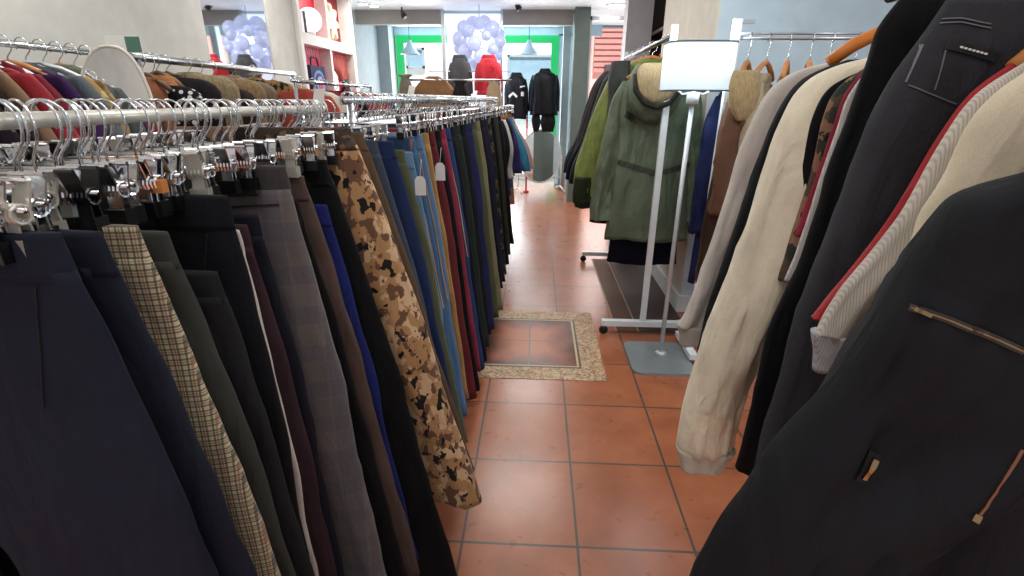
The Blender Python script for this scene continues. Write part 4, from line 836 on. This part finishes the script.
# last garments on the second rail: short tops
for i, (c, kd, c2, c3, lab, hz, ex) in enumerate((('#1a1a20', 'satin', None, None, 'glossy black jacket at the far end of the second rail', .75, -.22), ('#c9c6c4', 'wool', None, None, 'white shirt between dark jackets at the far rail end', .85, -.19), ('#15161d', 'wool', None, None, 'black jacket beside the violet tracksuit top', .7, -.19),
      ('#3a2a86', 'satin', None, None, 'violet tracksuit top at the far rail end', .7, -.13), ('#1e8fb8', 'satin', None, None, 'turquoise tracksuit top with white sleeve stripes, last on the rail', .75, -.05), ('#c8988a', 'wool', None, None, 'dusty pink shirt just behind the turquoise tracksuit top', .55, -.02))):
    Y = 4.2 + i * .17; xr = railx(Y); e = [(xr+.19, 1.24), (xr+.22, 1.15), ((xr+.24+ex)/2, 1.0), (ex-.02, .86), (ex, .76)]
    e = [(2*xr-x, z) for x, z in e]
    o, ge = top(Y, fabric(c, kd, c2, c3), xr, 1.31, e, .1, hz-.15, lab, 'jacket' if 'jacket' in lab or 'tracksuit' in lab else 'shirt', 'top', 1.395, th=.04, sth=.04, fold=.015, sw=.12, n=18, rings=16, hang_label='hanger with a top at the far end of the second left rail', hgroup='top hangers, far end of second left rail', hw=.16)
    if 'turquoise' in lab:
        for k_ in range(5): surf_strip(ge, [(515.5+k_*1.2, 131+k_*4.6), (522.5+k_*1.2, 132+k_*4.6)], .02, PAPER, 'stripe', o, .006, px=True)

# right back dark shelves
s2 = thing('shelf_unit', 'dark wooden shelf unit with red boxes by the pale column', 'shelf', (1.38, 5.5, 0)); DW = plain('dark_wood', '#3a2a24', .5)
G().box((1.58, 5.0, 0), (1.61, 6.2, 2.5)).build('back_panel', DW, s2, False)
for z in (.6, 1.1, 1.6, 2.05): G().box((1.2, 5.0, z), (1.58, 6.2, z+.03)).build('shelf_board', DW, s2, False)
G().box((1.2, 5.0, 0), (1.58, 5.03, 2.5)).build('side_panel', DW, s2, False); G().box((1.2, 6.17, 0), (1.58, 6.2, 2.5)).build('side_panel', DW, s2, False)
for i, (y, c) in enumerate(((5.15, '#b01824'), (5.35, '#e8e2da'), (5.6, '#a01420'))):
    tag(G().box((1.25, y, 1.63), (1.45, y+.16, 1.86)).build('storage_box', plain('box_'+c, c, .6), None, False), ('nearest red box on the dark shelf', 'white box between two red ones on the dark shelf', 'farther red box on the dark shelf')[i], 'box')
# ceiling fixtures
SPT = emis('downlight_glow', '#fff6ea', 14)
for i, (px, py, lab) in enumerate(((363, 3, 'left of a pair above the grey fascia'), (374, 5, 'right of a pair above the grey fascia'), (617, 5, 'large one above the right doorway'))):
    p = atz(px, py, 2.53); R_ = .05 if i < 2 else .12
    o = thing('downlight', 'recessed round ceiling light, ' + lab, 'ceiling light', (p.x, p.y, 2.53))
    G().tube([(p.x, p.y, 2.518), (p.x, p.y, 2.53)], R_+.015, 20).build('ring', WHITEP, o, False); G().tube([(p.x, p.y, 2.512), (p.x, p.y, 2.519)], R_, 20).build('lens', SPT, o, False)
for px, py, Y, lab in ((402, 13, 7.3, 'small black spotlight on the left fascia'), (516, 5, 7.2, 'small black spotlight on the ceiling above the leather jackets')):
    p = at(px, py, Y); o = thing('spotlight', lab, 'ceiling light', (p.x, Y, p.z)); G().tube([(p.x, Y, 2.53), (p.x, Y, p.z)], .01, 8).build('stem', BLACKP, o)
    G().tube([(p.x, Y, p.z+.02), (p.x+.04, Y-.05, p.z-.05)], [.025, .04], 12).build('head', BLACKP, o)
# ================================================================ LIGHT
wd = bpy.data.worlds.new('world'); bpy.context.scene.world = wd; wd.use_nodes = True
bgd = wd.node_tree.nodes['Background']; sky = wd.node_tree.nodes.new('ShaderNodeTexSky'); sky.sky_type = 'HOSEK_WILKIE'; sky.turbidity = 5; sky.sun_direction = (0, -.6, .8)
mx = wd.node_tree.nodes.new('ShaderNodeMix'); mx.data_type = 'RGBA'; mx.inputs[0].default_value = .8; wd.node_tree.links.new(sky.outputs[0], mx.inputs[6]); mx.inputs[7].default_value = (.88, .93, 1, 1)
wd.node_tree.links.new(mx.outputs[2], bgd.inputs[0]); bgd.inputs[1].default_value = .8
def area(name, loc, rot, sx, sy, power, col=(1, 1, 1)):
    l = bpy.data.lights.new(name, 'AREA'); l.shape = 'RECTANGLE'; l.size = sx; l.size_y = sy; l.energy = power; l.color = col
    o = bpy.data.objects.new(name, l); COL.objects.link(o); o.location = loc; o.rotation_euler = rot; return o
for y, p in ((.2, 8), (2.2, 15), (4.2, 20), (6.2, 26)):  # unseen area lights added under the ceiling, without fixtures, to light the room
    area('ceiling_fill', (-.2, y, 2.505), (0, 0, 0), .9, .5, p, (1, .98, .94))
    area('ceiling_fill', (-1.9, y, 2.505), (0, 0, 0), .5, .5, p*.55, (1, .97, .92))
area('ceiling_fill', (1.9, 1.2, 2.505), (0, 0, 0), .5, .9, 22, (.95, .98, 1))  # another added area light, over the right side
area('window_fill', (-1.0, 8.9, 1.5), (PI/2, 0, PI), 2.6, 2.0, 110, (.92, .97, 1)).data.use_shadow = True  # area light added inside the shop window, standing in for daylight
area('door_fill', (1.15, 7.6, 1.4), (PI/2, 0, PI), .8, 2.0, 14, (1, .96, .93))  # area light added in the doorway to bring light inward
s = bpy.data.lights.new('sun', 'SUN'); s.energy = 11; s.angle = .05; so = bpy.data.objects.new('sun', s); COL.objects.link(so); so.rotation_euler = (math.radians(24), 0, math.radians(12)); so.location = (0, 5, 8)
pl = bpy.data.lights.new('lamp_bulb_light', 'POINT'); pl.energy = 9; pl.color = (.88, .97, 1); pl.shadow_soft_size = .06; po = bpy.data.objects.new('lamp_bulb_light', pl); COL.objects.link(po); po.location = (.755, 2.62, 1.72)
sc_ = bpy.context.scene; sc_.view_settings.view_transform = 'Standard'; sc_.view_settings.look = 'None'; sc_.view_settings.exposure = 0
for o in bpy.data.objects:
    if '_o' in o: del o['_o']
